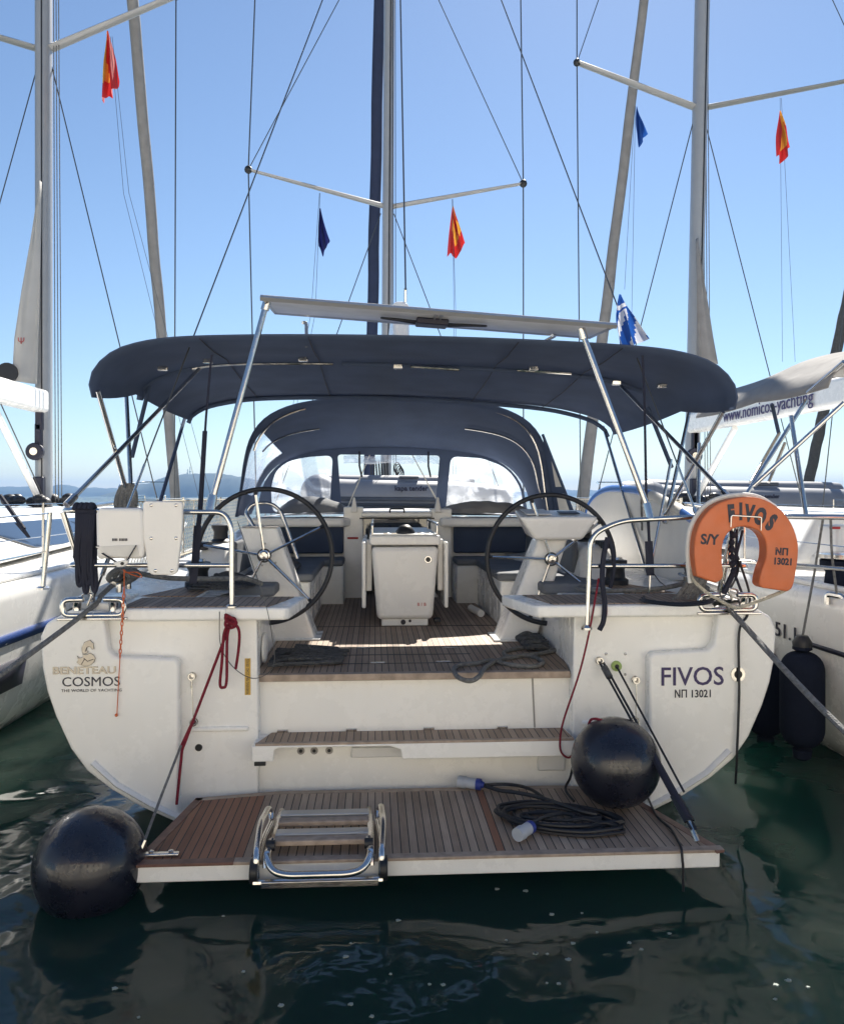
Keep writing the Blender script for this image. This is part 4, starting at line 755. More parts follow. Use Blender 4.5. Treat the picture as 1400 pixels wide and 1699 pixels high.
# backstay and hanging block of the left neighbour
wirep(NL, [PS(0,822,3.5), PS(40,878,3.4)], .02, 'backstay_tail', 'strap'); MB().hexa([PS(24,868,3.4),PS(36,868,3.4),PS(52,893,3.4),PS(46,893,3.4)]+[PS(24,868,3.45),PS(36,868,3.45),PS(52,893,3.45),PS(46,893,3.45)]).build('rope_cover', 'strap', NL)
# mainsails hanging beside the masts (in-mast furling leech)
def leech(par, pts, s, mtl='sail', nm='mainsail_leech'):
    P = [PS(x, y, s) for x, y in pts]; n = len(P); c = sum(P, Vector())/n
    m = MB(); N_ = n//2; A_, B_ = P[:N_], P[N_:][::-1]
    def fn(u, v):
        k = v*(N_-1); i = min(int(k), N_-2); f = k-i; a = A_[i].lerp(A_[i+1], f); b = B_[i].lerp(B_[i+1], f); p = a.lerp(b, u); p.y += .06*math.sin(u*7+v*3)*u; return p
    return m.grid(fn, 10, 24).build(nm, mtl, par, solid=.012)
leech(NL, [(66,300),(50,400),(36,480),(24,560),(20,632), (62,637),(63,560),(64,480),(65,400),(67,300)], 9.1)
MB().lathe(PS(11,618,9.0), [(.16,0),(.16,.05)], 'y', 18).build('clew_block', 'black', NL)
q = PS(35,566,9.05); MB().text('Ψ', .14, q, depth=.002).build('sail_emblem', 'redl', NL, flat=True)
leech(NR, [(1157,395),(1166,450),(1174,500),(1183,560),(1191,604), (1158,600),(1158,560),(1158,500),(1158,450),(1156,395)], 9.9, 'sailg')
q0, q1 = PX(1212,690,NRb.parent.location.x), PX(1330,660,NRb.parent.location.x)
bx_ = PS(1146,600,10.2).x-.135
q0 = PX(1204,694,bx_); MB().text('www.nomicos-yachting', .27, (bx_-.012, (PX(1204,694,bx_).y+PX(1345,640,bx_).y)/2, 3.30), ex=(0,-1,0), ey=(0,0,1), depth=.004, sx=1.05).build('boom_lettering', 'inkb', NRb, flat=True)
# beige bimini of the right neighbour
C0 = [(0,3.36),(.8,3.35),(1.4,3.30),(1.8,3.20),(2.02,3.08),(2.15,3.0),(2.2,2.89)]
C1 = [(0,3.46),(.8,3.44),(1.4,3.38),(1.8,3.27),(2.02,3.13),(2.15,3.05),(2.2,2.91)]
b2 = canopy('bimini', NR, 'beige', 5.45, [(2.0,C0,0),(3.2,C1,0),(4.6,[(x,z+.01) for x,z in C0],0)], bulge=.02)
for p, q, s0_, s1_ in (((1337,664),(1232,830),2.4,2.2),((1400,668),(1250,806),1.9,2.1),((1281,672),(1292,720),3.4,3.2),((1292,720),(1246,800),3.2,2.4),((1312,690),(1338,862),2.3,2.0),((1400,600),(1340,652),1.9,2.3),((1160,735),(1158,870),3.6,3.4)):
    tb('bimini_pole', 'ss' if p[0] != 1281 else 'navy', b2, [PS(*p, s0_), PS(*q, s1_)], .018, 10)
pp = MB(); pp.tube(fillet([PS(1205,1000,1.9), PS(1221,872,1.8), PS(1240,856,1.75), PS(1400,858,1.3), PS(1500,860,1.0)], .08), .02, 10); pp.tube([PS(1214,930,1.85), PS(1400,944,1.2), PS(1500,950,.9)], .014, 8)
pp.build('pushpit_rail', 'ss', NR); MB().lathe(PS(1205,1002,1.9), [(.05,0),(.05,.012),(.03,.02)]).build('rail_foot', 'ss', NR)
tb('bimini_pole', 'ss', b2, [PS(1302,735,3.6), PS(1275,800,3.4)], .016, 8)
w_ = PS(1392,960,1.9); wn = MB().lathe((w_.x+.05,w_.y,w_.z-.17), [(.20,0),(.20,.08),(.15,.12),(.14,.22),(.18,.27),(.18,.31),(.1,.33)], n=24).build('winch', 'fcov', NR); MB().lathe((w_.x+.05,w_.y,w_.z+.13), [(.19,.02),(.21,.03),(.21,.06),(.12,.07)], n=24).build('winch_handle_cap', 'ss', wn)
MB().hexa([PS(1225,942,4.0),PS(1400,985,2.9),PS(1400,900,3.3),PS(1225,880,4.6)]+[PS(1225,905,4.0),PS(1400,935,2.9),PS(1400,880,3.3),PS(1225,868,4.6)]).build('coaming', 'gel', NR, bevel=.03)
MB().hexa([PS(1215,885,4.4),PS(1400,925,4.2),PS(1400,890,5),PS(1215,872,5)]+[PS(1215,868,4.4),PS(1400,885,4.2),PS(1400,872,5),PS(1215,862,5)]).build('sunbed_cushion', 'cush', NR, bevel=.03)
bx('helm_column', 'white', NR, tuple(PS(1388,925,2.6)), tuple(PS(1398,872,2.6)+Vector((.25,.3,0))), .02); MB().box(tuple(PS(1378,878,2.55)), tuple(PS(1394,874,2.55)+Vector((0,.02,0)))).build('red_plate', 'redl', NR)
ck = MB(); ck.tube(fillet([PS(1372,1003,1.6), PS(1372,985,1.6), PS(1400,990,1.5), PS(1400,1010,1.5)], .03), .022); ck.build('mooring_cleat', 'ss', NR)
# far boats seen between the rigging
def faryacht(px, s, hgt, label, hl=11):
    x = CX+(px-622)/1350*(s-CY); f = thing('sailing_yacht', label, 'sailboat', (x, s, 0), 'yachts moored beyond the bows')
    MB().hexa([(x-1.6,s,-.2),(x+1.6,s,-.2),(x+.3,s+hl,-.2),(x-.3,s+hl,-.2),(x-1.9,s,1.25),(x+1.9,s,1.25),(x+.2,s+hl+.8,1.6),(x-.2,s+hl+.8,1.6)]).build('hull', 'gel', f, bevel=.1)
    MB().hexa([(x-1.2,s+2,1.3),(x+1.2,s+2,1.3),(x+.8,s+7,1.4),(x-.8,s+7,1.4),(x-1,s+2.3,1.75),(x+1,s+2.3,1.75),(x+.6,s+6,1.7),(x-.6,s+6,1.7)]).build('coachroof', 'gel', f, bevel=.08)
    tb('mast', 'al', f, [(x,s+6,1.5),(x,s+6,hgt)], .08, 8); wirep(f, [(x,s+6,hgt),(x,s+hl,1.5)], .02, 'forestay'); wirep(f, [(x,s+6,hgt),(x,s,1.5)], .02, 'backstay')
    return f
furled(NR, PS(1338,815,13.0), PS(1420,430,11.0), .11, .10, 'drope')
# ================================================================ LOOSE THINGS
def rope(name, pts, r, mtl, label, cat='rope', n=8, smooth=True, group=None, par=None, twist=True):
    P = smooth_path(pts, n) if smooth else pts
    o = MB().tube(P, r, 8).build(name, mtl, par, loc=pts[0])
    if par is None: tag(o, label, cat, group)
    return o
# ball fenders
def ballf(c, r, label):
    t = thing('ball_fender', label, 'fender', (c[0], c[1], c[2]-r), 'round navy black ball fenders')
    m = MB().sph(c, r, 48, 32); o = m.build('fender_ball', 'ball', t); MB().lathe((c[0],c[1]+r*.6,c[2]-r*.80), [(.05,0),(.045,-.03),(.03,-.04)]).build('fender_eye', 'black', t); return t
ballf(Vector((-1.715,.10,.172)), .278, 'big glossy dark ball fender floating beside the left corner of the teak platform')
q = PS(1021,1268,.62); ballf(Vector((q.x,.62,.203+.262)), .262, 'big dark ball fender resting on the teak platform at the right of the step')
def fender(c, r, h, tilt, label):
    t = thing('cylinder_fender', label, 'fender', (c[0], c[1], c[2]-h/2), 'navy covered fenders')
    p = [(.03,-h/2-.10),(.06,-h/2-.08),(.07,-h/2-.02)]; k = 8
    for i in range(k+1): a = math.pi/2*i/k; p.append((r*math.sin(a)*.75+r*.25, -h/2+r*.9*(1-math.cos(a))))
    for i in range(k+1): a = math.pi/2*i/k; p.append((r*math.cos(a)*.75+r*.25, h/2-r*.9*(1-math.sin(a))))
    p += [(.07,h/2+.02),(.06,h/2+.08),(.03,h/2+.11)]
    MB().lathe(c, p, n=28).build('fender_body', 'fcov', t); MB().lathe((c[0],c[1],c[2]+h/2+.02), [(.065,0),(.07,.05),(.04,.10)]).build('fender_eye', 'black', t); return t
fc = PS(1335,1160,1.7); fc.x -= .02
fender(fc, .155, .70, 0, 'long navy fender hanging on a cord under the 51.1 yacht, right one of two')
fc2 = PS(1270,1150,2.5); fender(fc2, .155, .70, 0, 'long navy fender mostly hidden behind the right corner of the white transom')
rope('fender_cord', [fc+Vector((0,0,.45)), PS(1351,950,1.75), PS(1365,862,1.45)], .009, 'grope', 'thin pale cord holding the right navy fender under the neighbouring rail', 'rope', smooth=False)
rope('fender_cord', [PS(1378,862,1.4), PS(1380,920,1.4), PS(1388,985,1.45)], .009, 'grope', 'thin pale cord hanging from the right neighbour rail to its cleat', 'rope')
# horseshoe lifebuoy
s = .86
def lb(px, py): q = PS(px, py, s); return (q.x, q.z)
oc = [(1150,955),(1146,920),(1148,890),(1158,862),(1178,840),(1205,828),(1235,824),(1262,829),(1288,845),(1306,868),(1316,896),(1317,920),(1313,950),(1308,972),(1300,980)]
ic = [(1258,974),(1253,966),(1257,945),(1264,925),(1264,900),(1256,884),(1243,876),(1228,873),(1212,876),(1200,886),(1193,903),(1192,930),(1194,952),(1190,961),(1182,966)]
pg = [(p.x, p.z) for p in smooth_path([(x, 0, z) for x, z in (lb(*p) for p in oc)], 3)]+[(p.x, p.z) for p in smooth_path([(x, 0, z) for x, z in (lb(*p) for p in ic)], 3)]
c0 = PS(1232,980,s)
LBT = thing('horseshoe_lifebuoy', 'faded orange horseshoe lifebuoy hanging on the stern rail with the yacht name', 'lifebuoy', c0)
LB = MB().prism(pg, s-.055, s+.055).build('buoy_body', 'orange', LBT, bevel=.03, seg=4, ang=60)
pk = [(p.x, s+.03, p.z) for p in smooth_path([(x, 0, z) for x, z in (lb(*p) for p in [(1148,968),(1144,930),(1145,890),(1156,860),(1176,837),(1204,825),(1236,821),(1264,826),(1290,842)])], 4)]
tb('piping', 'piping', LBT, pk, .016, 8)
lt = MB(); cq = PS(1232,906,s); 
for ch, px, py, rot in (('F',1213,853,5),('I',1229,850,0),('V',1243,853,-8),('O',1261,858,-18),('S',1279,868,-31)):
    q = PS(px, py, s-.058); a = R(rot); lt.text(ch, .138, (q.x, s-.0565, q.z), ex=(math.cos(a),0,math.sin(a)), ey=(-math.sin(a),0,math.cos(a)), depth=.0008, bold=.009, sx=.62)
lt.text('S/Y', .088, (PS(1177,895,s-.058).x, s-.0565, PS(1177,895,s).z+.0), ex=(math.cos(R(-3)),0,math.sin(R(-3))), ey=(-math.sin(R(-3)),0,math.cos(R(-3))), depth=.0008, bold=.003, sx=.95)
lt.text('ΝΠ', .058, (PS(1297,915,s-.058).x, s-.0565, PS(1297,915,s).z), ex=(.995,0,-.06), ey=(.06,0,.995), depth=.0008, bold=.0025)
lt.text('13021', .058, (PS(1299,931,s-.058).x, s-.0565, PS(1299,931,s).z), ex=(.995,0,-.06), ey=(.06,0,.995), depth=.0008, bold=.0025, sx=.88)
lt.build('buoy_lettering', 'ink', LBT, flat=True)
tb('wire_bracket', 'ss', LBT, fillet([PS(1212,874,s-.06), PS(1213,855,s-.07), PS(1263,858,s-.07), PS(1262,880,s-.06)], .012), .005, 6)
rope('buoy_line', [PS(1146,915,s+.04), PS(1146,950,s+.02), PS(1152,965,s), PS(1175,985,s-.01), PS(1205,1002,s), PS(1222,1008,s), PS(1250,1000,s), PS(1290,985,s), PS(1310,975,s)], .011, 'wrope', 'cream line drooping under the orange horseshoe lifebuoy')
# white canvas bag and bolted board on the port rail
s = .92
bgq = PS(205,960,s); BG = thing('rescue_sling_bag', 'white square canvas bag with navy straps on the left stern rail', 'bag', bgq)
def q2(px, py, s_=s): q = PS(px, py, s_); return (q.x, q.z)
MB().prism([q2(*p) for p in [(168,842),(237,843),(241,850),(243,915),(240,926),(165,926),(164,906),(163,852)]], s-.05, s+.06).build('bag_body', 'white', BG, bevel=.02, seg=3)
MB().prism([q2(*p) for p in [(163,906),(232,903),(236,924),(184,922)]], s-.056, s-.05).build('bag_flap', 'piping', BG, bevel=.003)
MB().text('MANY SERVED', .022, (PS(198,895,s).x, s-.0515, PS(198,895,s-.05).z), depth=.0006, bold=.0008).build('bag_lettering', 'ink', BG, flat=True) if False else None
ml = MB()
for k in range(11):
    if k == 4: continue
    qx = PS(187+k*2.35, 895.5, s-.05); ml.box((qx.x-.0028, s-.0525, qx.z-.008), (qx.x+.0028, s-.051, qx.z+.008))
ml.build('bag_marking', 'ink', BG, flat=True)
MB().lathe((PS(167,908,s).x, s-.053, PS(167,908,s-.05).z), [(.011,0),(.011,.004)], 'y').build('snap', 'black', BG)
for a_, b_ in (((170,918),(192,932)), ((226,905),(211,930))):
    A_, B_ = PS(*a_, s-.06), PS(*b_, s-.065); MB().tube([A_, B_], .021, 6, flat=.15).build('navy_strap', 'strap', BG)
MB().prism([q2(*p, s-.06) for p in [(188,933),(205,929),(214,928),(214,933),(208,940),(196,941)]], s-.08, s-.055).build('bag_tab', 'white', BG, bevel=.006); MB().lathe((PS(203,935,s-.08).x, s-.085, PS(203,935,s-.08).z), [(.010,0),(.010,.005)], 'y').build('snap', 'black', BG)
bd = Y
bo_ = MB().prism(rounded([q2(*p) for p in [(240,831),(306,832),(305,880),(297,948),(291,953),(256,953),(249,948),(241,890)]], .025, 4), s-.045, s-.012).build('outboard_bracket', 'white', Y, bevel=.008)
for p in ((251,838),(292,838),(251,893),(292,893),(258,947),(285,947)):
    q = PS(*p, s-.047); MB().lathe((q.x, s-.052, q.z), [(.005,0),(.010,.003),(.010,.008)], 'y', 10).build('board_bolt', 'ss', bo_)
# ropes
MLs = []
tl_ = [PS(150,985,1.25), PS(137,1012,1.0), PS(128,1033,.93)]
rope('mooring_line', [Vector((-1.98,1.5,1.50)), Vector((-2.0,1.15,1.42)), Vector((-2.03,.97,1.34)), Vector((-2.28,.1,1.06)), Vector((-2.62,-1.2,.75)), Vector((-2.95,-2.4,.52))], .016, 'grope', 'grey mooring line running from the left stern fairlead down to the lower left')
rope('mooring_line', [Vector((1.93,1.5,1.50)), Vector((1.95,1.15,1.42)), Vector((1.99,.97,1.335)), Vector((2.03,-.14,.93)), Vector((2.07,-1.2,.66)), Vector((2.1,-2.5,.52))], .017, 'grope', 'grey mooring line running from the right stern fairlead down to the lower right')
for x in (-2.95, 2.1): tag(MB().lathe((x,-2.55,.5), [(.11,0),(.09,.03),(.07,.18),(.12,.22),(.12,.26),(.05,.28)]).build('bollard', 'black', None, loc=(x,-2.55,.5)), 'iron bollard on the quay '+('left' if x < 0 else 'right')+' of the camera', 'bollard')
def coil(name, c, rx, ry, r, turns, mtl, label, z, seed, dz=.006, par=None, squash=0, jit=.12):
    rnd = random.Random(seed); pts = []
    for i in range(int(turns*12)):
        a = i/12*2*math.pi; j = 1+jit*math.sin(i*.37+seed)+rnd.uniform(-.05, .05)
        pts.append((c[0]+rx*j*math.cos(a)+.04*math.sin(i*.21), c[1]+ry*j*math.sin(a)+.03*math.cos(i*.17), z+r+(.5+.5*math.sin(a*.5+i*.05))*dz*min(turns, 3)*1.5))
    o = MB().tube(smooth_path(pts, 4), r, 7).build(name, mtl, par, loc=(c[0], c[1], z)); return tag(o, label, 'rope') if par is None else o
# cleat wraps + line going forward, port and starboard
wr = MB()
for sg in (-1,):
    for k in range(5): wr.tube(smooth_path([(-1.98-.05+.02*k,1.36+.07*k,1.50),(-1.98,1.40+.05*k,1.555),(-1.98+.06,1.46+.05*k,1.50),(-1.98,1.44+.04*k,1.45)], 5, closed=True), .019, 7, closed=True)
wr.tube(smooth_path([(-1.96,1.6,1.52),(-1.7,1.62,1.475),(-1.4,1.68,1.46),(-1.2,1.75,1.455),(-1.1,1.9,1.40)]), .018, 8)
tag(wr.build('cleated_rope', 'grope', loc=(-1.98,1.5,1.4)), 'grey rope wound on the port stern cleat with its tail running over the seat', 'rope')
wr = MB()
for k in range(6): wr.tube(smooth_path([(1.98-.06+.02*k,1.30+.08*k,1.49),(1.98,1.34+.06*k,1.55),(2.04,1.40+.06*k,1.49),(1.98,1.38+.05*k,1.44)], 5, closed=True), .022, 7, closed=True)
wr.tube(smooth_path([(1.9,1.4,1.44),(1.7,1.36,1.41),(1.5,1.34,1.40),(1.3,1.44,1.385),(1.2,1.7,1.37),(1.3,1.9,1.36)]), .017, 8)
tag(wr.build('cleated_rope', 'grope', loc=(1.98,1.5,1.4)), 'grey rope wound on the starboard stern cleat under the lifebuoy', 'rope')
rp = MB()
for k in range(7):
    rp.tube(smooth_path([PS(1152+k*2,925,1.25), PS(1146+k*4,955,1.2), PS(1128+k*6+random.uniform(-2,2),985,1.18), PS(1108+k*9.5,1003+random.uniform(-3,1),1.15)]), .016, 7)
tag(rp.build('hanging_rope_hank', 'grope', loc=(1.75,1.5,1.4)), 'thick hank of grey rope hanging beside the left edge of the orange lifebuoy', 'rope')
rp = MB(); q = PS(218,830,1.9)
for k in range(5): rp.tube(smooth_path([(q.x-.05+.02*k,1.86,q.z+.10),(q.x-.09+.03*k,1.84,q.z-.02),(q.x-.05+.03*k,1.83,q.z-.11),(q.x+.04-.01*k,1.84,q.z-.05),(q.x+.03,1.86,q.z+.08)], 5, closed=True), .018, 7, closed=True)
tag(rp.build('rope_hank', 'grope', loc=(q.x,1.85,q.z)), 'grey rope hank tied round the left bimini legs', 'rope')
rp = MB()
for k in range(9):
    x0 = 126+k*3.6; L = 935+((k*37) % 50); rp.tube(smooth_path([PS(x0+2,846,.98), PS(x0+random.uniform(-2,2),880,.96), PS(x0-2+random.uniform(-2,2),920,.97), PS(x0-1,L-10,.98), PS(x0+3,L,.98), PS(x0+5,L-12,.985), PS(x0+3,920,1.0), PS(x0+5,846,1.02)]), .013, 7)
for k in range(4): rp.tube(smooth_path([PS(124+k*8,846,.97), PS(128+k*8,838,.99), PS(136+k*7,845,1.03), PS(132+k*8,856,.97)]), .02, 7)
tag(rp.build('dark_rope_hank', 'strap', loc=PS(145,975,1)), 'dark navy bundle of lines hanging over the left end of the stern rail', 'rope')
# cockpit ropes
rp = MB()
for k in range(7): rp.tube(smooth_path([(-.98,1.30+.09*k,.925),(-.80,1.33+.08*k+.03*math.sin(k*2),.925+.012*(k%3)),(-.62+.05*math.sin(k*5),1.36+.08*k,.925),(-.50+.06*math.sin(k*3),1.40+.075*k,.925),(-.60,1.44+.07*k,.93),(-.85,1.40+.08*k,.945)]), .015, 7)
tag(rp.build('rope_pile', 'drope', loc=(-.8,1.6,.9)), 'dark grey rope pile on the cockpit floor at the foot of the left wheel', 'rope')
P_ = [(1105,1078),(1060,1082),(1020,1075),(985,1072)]; fl = lambda l, z=.915: [PL(px, py, z) for px, py in l]
rp = MB(); rp.tube(smooth_path(fl([(930,1078),(905,1080),(880,1074),(850,1078),(836,1083),(845,1090),(875,1088),(895,1094),(900,1101),(880,1106),(845,1103),(815,1096),(790,1101),(765,1103),(753,1110),(760,1124),(780,1130),(795,1122),(805,1108),(825,1096),(860,1089),(900,1084),(930,1078)])), .0155, 8)
tag(rp.build('rope_loop', 'grope', loc=PL(840,1095,.9)), 'light grey rope in loose loops at the aft edge of the cockpit floor', 'rope')
rp = MB()
for k in range(6): rp.tube(smooth_path([(1.0,1.75+.08*k,.93),(.92,1.72+.09*k,.95+.02*(k%2)),(.85,1.80+.08*k,.93),(.90,1.86+.08*k,.94),(1.02,1.84+.07*k,.95)]), .02, 7)
tag(rp.build('rope_pile', 'drope', loc=(.95,2,.9)), 'dark rope pile under the right helm seat behind the pedestal', 'rope')
rp = MB()
for k in range(6): rp.tube(smooth_path([(-1.62+.03*k,1.85+.05*k,1.38+.012*k),(-1.45,1.72+.07*k,1.385+.014*k),(-1.2-.03*k,1.84+.05*k,1.38),(-1.18,2.02+.03*k,1.39),(-1.4,2.1+.04*k,1.39+.012*k)], 5, closed=True), .010, 6, closed=True)
tag(rp.build('rope_coil', 'drope', loc=(-1.5,1.9,1.36)), 'flat dark rope coil lying behind the left helm seat under the white board', 'rope')
rp = MB()
for k in range(5): rp.tube(smooth_path([(-1.3,3.05+.1*k,1.41),(-1.15,3.0+.11*k,1.45+.02*k),(-.98,3.1+.1*k,1.40),(-1.02,3.3+.08*k,1.42),(-1.25,3.3+.1*k,1.46)], 5, closed=True), .016, 6, closed=True)
tag(rp.build('rope_heap', 'drope', loc=(-1.1,3.2,1.37)), 'grey lines heaped on the left cockpit seat cushion behind the wheel', 'rope')
rp = MB()
for k in range(3): rp.tube(smooth_path([PL(1062+k*3,995-k*3,1.372), PL(1075,1000-k*2,1.372), PL(1130,1005-k*2,1.375), PL(1180,1000-k*3,1.39), PS(1205,985,1.2), PS(1222,955,1.0), PS(1226,930,.97)], 6), .007, 6)
tag(rp.build('cable_loops', 'cable', loc=PL(1130,1002,1.36)), 'thin black cable loops lying on the right helm seat', 'cable')
rope('deck_cable', [PS(1226,930,.95), PS(1243,985,.98), PS(1240,1020,.94), PS(1226,1050,.925), PS(1226,1150,.925), PS(1222,1262,.925), PS(1220,1300,1.0)], .008, 'cable', 'black cable running down the right side of the transom past the chrome filler cap', 'cable')
rp = MB()
for a_, b_ in (((1212,880),(1216,945)),((1222,878),(1221,940)),((1232,880),(1214,950)),((1216,945),(1242,1015)),((1212,900),(1226,930)),((1226,930),(1200,985))):
    rp.tube([PS(*a_, .99), PS(*b_, .98)], .009 if a_[0] != 1226 else .018, 6)
for k in range(6): q = PS(1218+random.uniform(-5,5), 888+k*12, .98); rp.sph(q, .022, 8, 6)
tag(rp.build('tangled_straps', 'strap', loc=PS(1218,940,.98)), 'dark tangle of thin straps and knots seen through the middle of the lifebuoy', 'strap')
# red and orange lines
kn = PS(384,1030,.93)
rp = MB()
for k in range(3): rp.tube(smooth_path([kn+Vector((.03*math.cos(t*.9+k), -.02+.02*math.sin(t*1.3+k), .03*math.sin(t*.9)+.012*(k-1))) for t in range(7)], 5, closed=True), .010, 7, closed=True)
rp.tube(smooth_path([kn, PS(372,1050,.92), PS(368,1100,.93), PS(365,1135,.935), PS(370,1141,.935), PS(376,1130,.935), PS(377,1060,.92), kn]), .009, 7)
rp.tube(smooth_path([kn, PS(396,1045,.92), PS(396,1075,.93), PS(391,1110,.935)]), .009, 7)
rp.tube([kn, PS(322,1192,.935), PS(300,1240,.93)], .009, 7); rp.tube([PS(322,1192,.935), PS(302,1245,.93), PS(293,1335,.925)], .009, 7)
tag(rp.build('red_rope', 'red', loc=kn), 'dark red rope knotted to the left rail post, its loops hanging down the transom', 'rope')
rope('lifting_wire', [PS(300,1238,.925), PS(268,1320,.5), PS(238,1400,.10)], .008, 'grope', 'grey wire from the red rope down to the left corner of the platform', 'wire', smooth=False)
tb('wire_shackle', 'ss', PF, [PS(240,1394,.10), PS(232,1412,.08)], .014, 8)
rope('thin_red_rope', [PS(993,960,.95), PS(988,990,.93), PS(975,1060,.93), PS(960,1120,.93), PS(935,1195,.87), PS(929,1230,.86), PS(932,1250,.86), PS(945,1257,.86), PS(955,1240,.8)], .0065, 'red', 'thin red cord hanging from the right rail post to the right ball fender')
rope('thin_red_rope', [PS(993,960,.95), PS(1003,985,.94), PS(1006,1015,.94), PS(1001,1035,.94)], .0065, 'red', 'short thin red cord looped along the right rail post')
rope('red_lashing', [PS(972,1225,.75), PS(978,1198,.70), PS(987,1193,.66), PS(1000,1196,.63)], .008, 'red', 'short red lashing at the top left of the right ball fender')
ct = PS(206,948,.86); OC = thing('orange_chain_line', 'thin orange chain and cord hanging from the white canvas bag', 'chain', ct)
c_ = MB(); top, bot = PS(206,978,.90), PS(199,1092,.925)
n_ = 15
for k in range(n_):
    p = top.lerp(bot, (k+.5)/n_); L = .017
    ring = [(p.x+(.007*math.cos(t*.785) if k % 2 else 0), p.y+(0 if k % 2 else .007*math.cos(t*.785)), p.z+L*math.sin(t*.785)) for t in range(8)]
    c_.tube(ring, .0035, 5, closed=True)
c_.build('chain_links', 'chain', OC); tb('orange_cord', 'chain', OC, [bot, PS(194,1185,.93)], .003, 5); MB().sph(PS(193,1187,.93), .010, 8, 6).build('cord_knot', 'chain', OC)
tb('orange_cord', 'chain', OC, [PS(206,945,.87), top], .003, 5); tb('orange_cord', 'chain', OC, smooth_path([PS(204,945,.87), PS(215,952,.9), PS(235,958,.95), PS(228,950,.95), PS(206,950,.9)]), .003, 5)
# tackle from transom to platform corner
t0, t1 = PS(998,1100,1.0), Vector((1.44,.09,.24))
PT = thing('platform_tackle', 'black multi-part tackle from the right transom down to the platform corner', 'tackle', t1)
for dx in (-.012, .012): tb('tackle_line', 'cable', PT, [t0+Vector((dx,0,0)), t0.lerp(t1, .97)+Vector((dx,0,0))], .008, 6)
tb('tackle_sleeve', 'drope', PT, [t0.lerp(t1,.03), t0.lerp(t1,.10)], .022, 8); tb('tackle_cover', 'strap', PT, [t0.lerp(t1,.55), t0.lerp(t1,.80), t0.lerp(t1,.92)], .022, 8); tb('tackle_block', 'black', PT, [t0.lerp(t1,.80), t0.lerp(t1,.93)], .034, 10, flat=.5)
tb('tackle_shackle', 'ss', PT, [t0.lerp(t1,.92), t1+Vector((0,0,-.03))], .014, 8); tb('gas_line', 'cable', PT, [PS(1024,1108,1.0), t0.lerp(t1,.80)+Vector((.05,0,.02))], .007, 6)
# shore power cable on the platform
SC = thing('shore_power_cable', 'coiled black shore power cable with two blue and grey plugs on the platform', 'cable', PL(920,1370,.2))
m = MB(); rnd = random.Random(4); pts = []
cc = PL(925,1360,.21)
for i in range(9*14):
    a = i/14*2*math.pi; g = 1-.5*((i*.017) % 1); k = i//14
    rx = .285*(1+.15*math.sin(k*2.1))*(.62 if k in (2, 5) else 1); ry = .20*(1+.2*math.cos(k*1.7))*(.5 if k in (2, 5) else 1)
    pts.append((cc.x-.02+rx*math.cos(a)+.05*math.sin(k*1.9)+rnd.uniform(-.008,.008), cc.y-.01+ry*math.sin(a)*.8+.03*math.cos(k*2.3)-rx*.22*math.cos(a)+rnd.uniform(-.008,.008), .214+.006*(k % 4)+.012*abs(math.sin(a*.5+k))))
m.tube(smooth_path(pts, 3), .0095, 7)
m.tube(smooth_path([PL(800,1303,.235), PL(830,1312,.23), PL(860,1316,.24), PL(900,1325,.25), PL(960,1345,.25), PL(990,1352,.24)]), .012, 7); m.tube(smooth_path([PL(800,1303,.225), PL(845,1302,.23), PL(880,1310,.25), PL(910,1330,.25)]), .010, 7)
m.tube(smooth_path([PL(882,1365,.25), PL(905,1355,.26), PL(930,1350,.25)]), .011, 7)
m.build('cable', 'cable', SC)
def plug(a, b, nm='plug'):
    a, b = Vector(a), Vector(b); d = (b-a); o = MB().tube([a, a+d*.30], .036, 16, r2=.038).tube([a+d*.28, a+d*.72], .033, 16).build('plug', 'plug', SC); MB().tube([a+d*.70, a+d*.88], .035, 16).build('plug_collar', 'plugblue', o); MB().tube([a+d*.86, b], .026, 12, r2=.016).build('cable_gland', 'plugblue', o)
plug(PL(760,1297,.245), PL(803,1303,.24)); plug(PL(858,1386,.245)+Vector((0,0,0)), PL(884,1370,.25))
rope('black_rope', [PL(952,1330,.205)+Vector((0,0,.0)), PS(938,1310,.86), PS(946,1290,.80), PS(952,1262,.70)], .008, 'cable', 'black cord rising from the cable coil to the right ball fender')
rope('black_rope', [PL(1075,1325,.215), PL(1090,1355,.212), PL(1112,1375,.212), PL(1124,1395,.212), PL(1130,1408,.212), Vector((PS(1132,1425,-.012).x,-.012,.16)), Vector((PS(1133,1437,-.012).x,-.014,.05)), Vector((PS(1133,1437,-.012).x,-.01,-.6))], .007, 'cable', 'black cord crossing the right end of the platform and hanging over its edge')
# paddleboard standing along the starboard rail
X = 2.05
top_ = [(1166,884),(1150,868),(1128,852),(1100,836),(1075,823),(1050,815),(1025,812),(1005,813),(988,821),(976,836),(971,856)]
bot_ = [(971,880),(976,905),(990,930),(1010,942),(1040,950),(1070,958),(1100,965),(1125,962),(1140,945),(1155,915)]
pgb = [(PX(*p, X).y, PX(*p, X).z) for p in top_+bot_]
pgb = [(p.x, p.y) for p in smooth_path([(a, b, 0) for a, b in pgb], 3, closed=True)]
PB = thing('paddleboard', 'white paddleboard with blue edge standing behind the starboard rail netting', 'paddleboard', (X, pgb[0][0], 1.4))
MB().prism(pgb, X, X+.13, 'x').build('board_deck', 'white', PB, bevel=.035, seg=4, ang=60)
nt_ = int(len(pgb)*.5); band = [Vector((X+.065, a, b+.004)) for a, b in pgb[2:nt_]]; tb('board_edge', 'lblue', PB, [p+Vector((-.03,0,0)) for p in band], .042, 10)
tb('white_edge', 'piping', PB, [p+Vector((-.03,0,0)) for p in band[4:11]], .0445, 10)
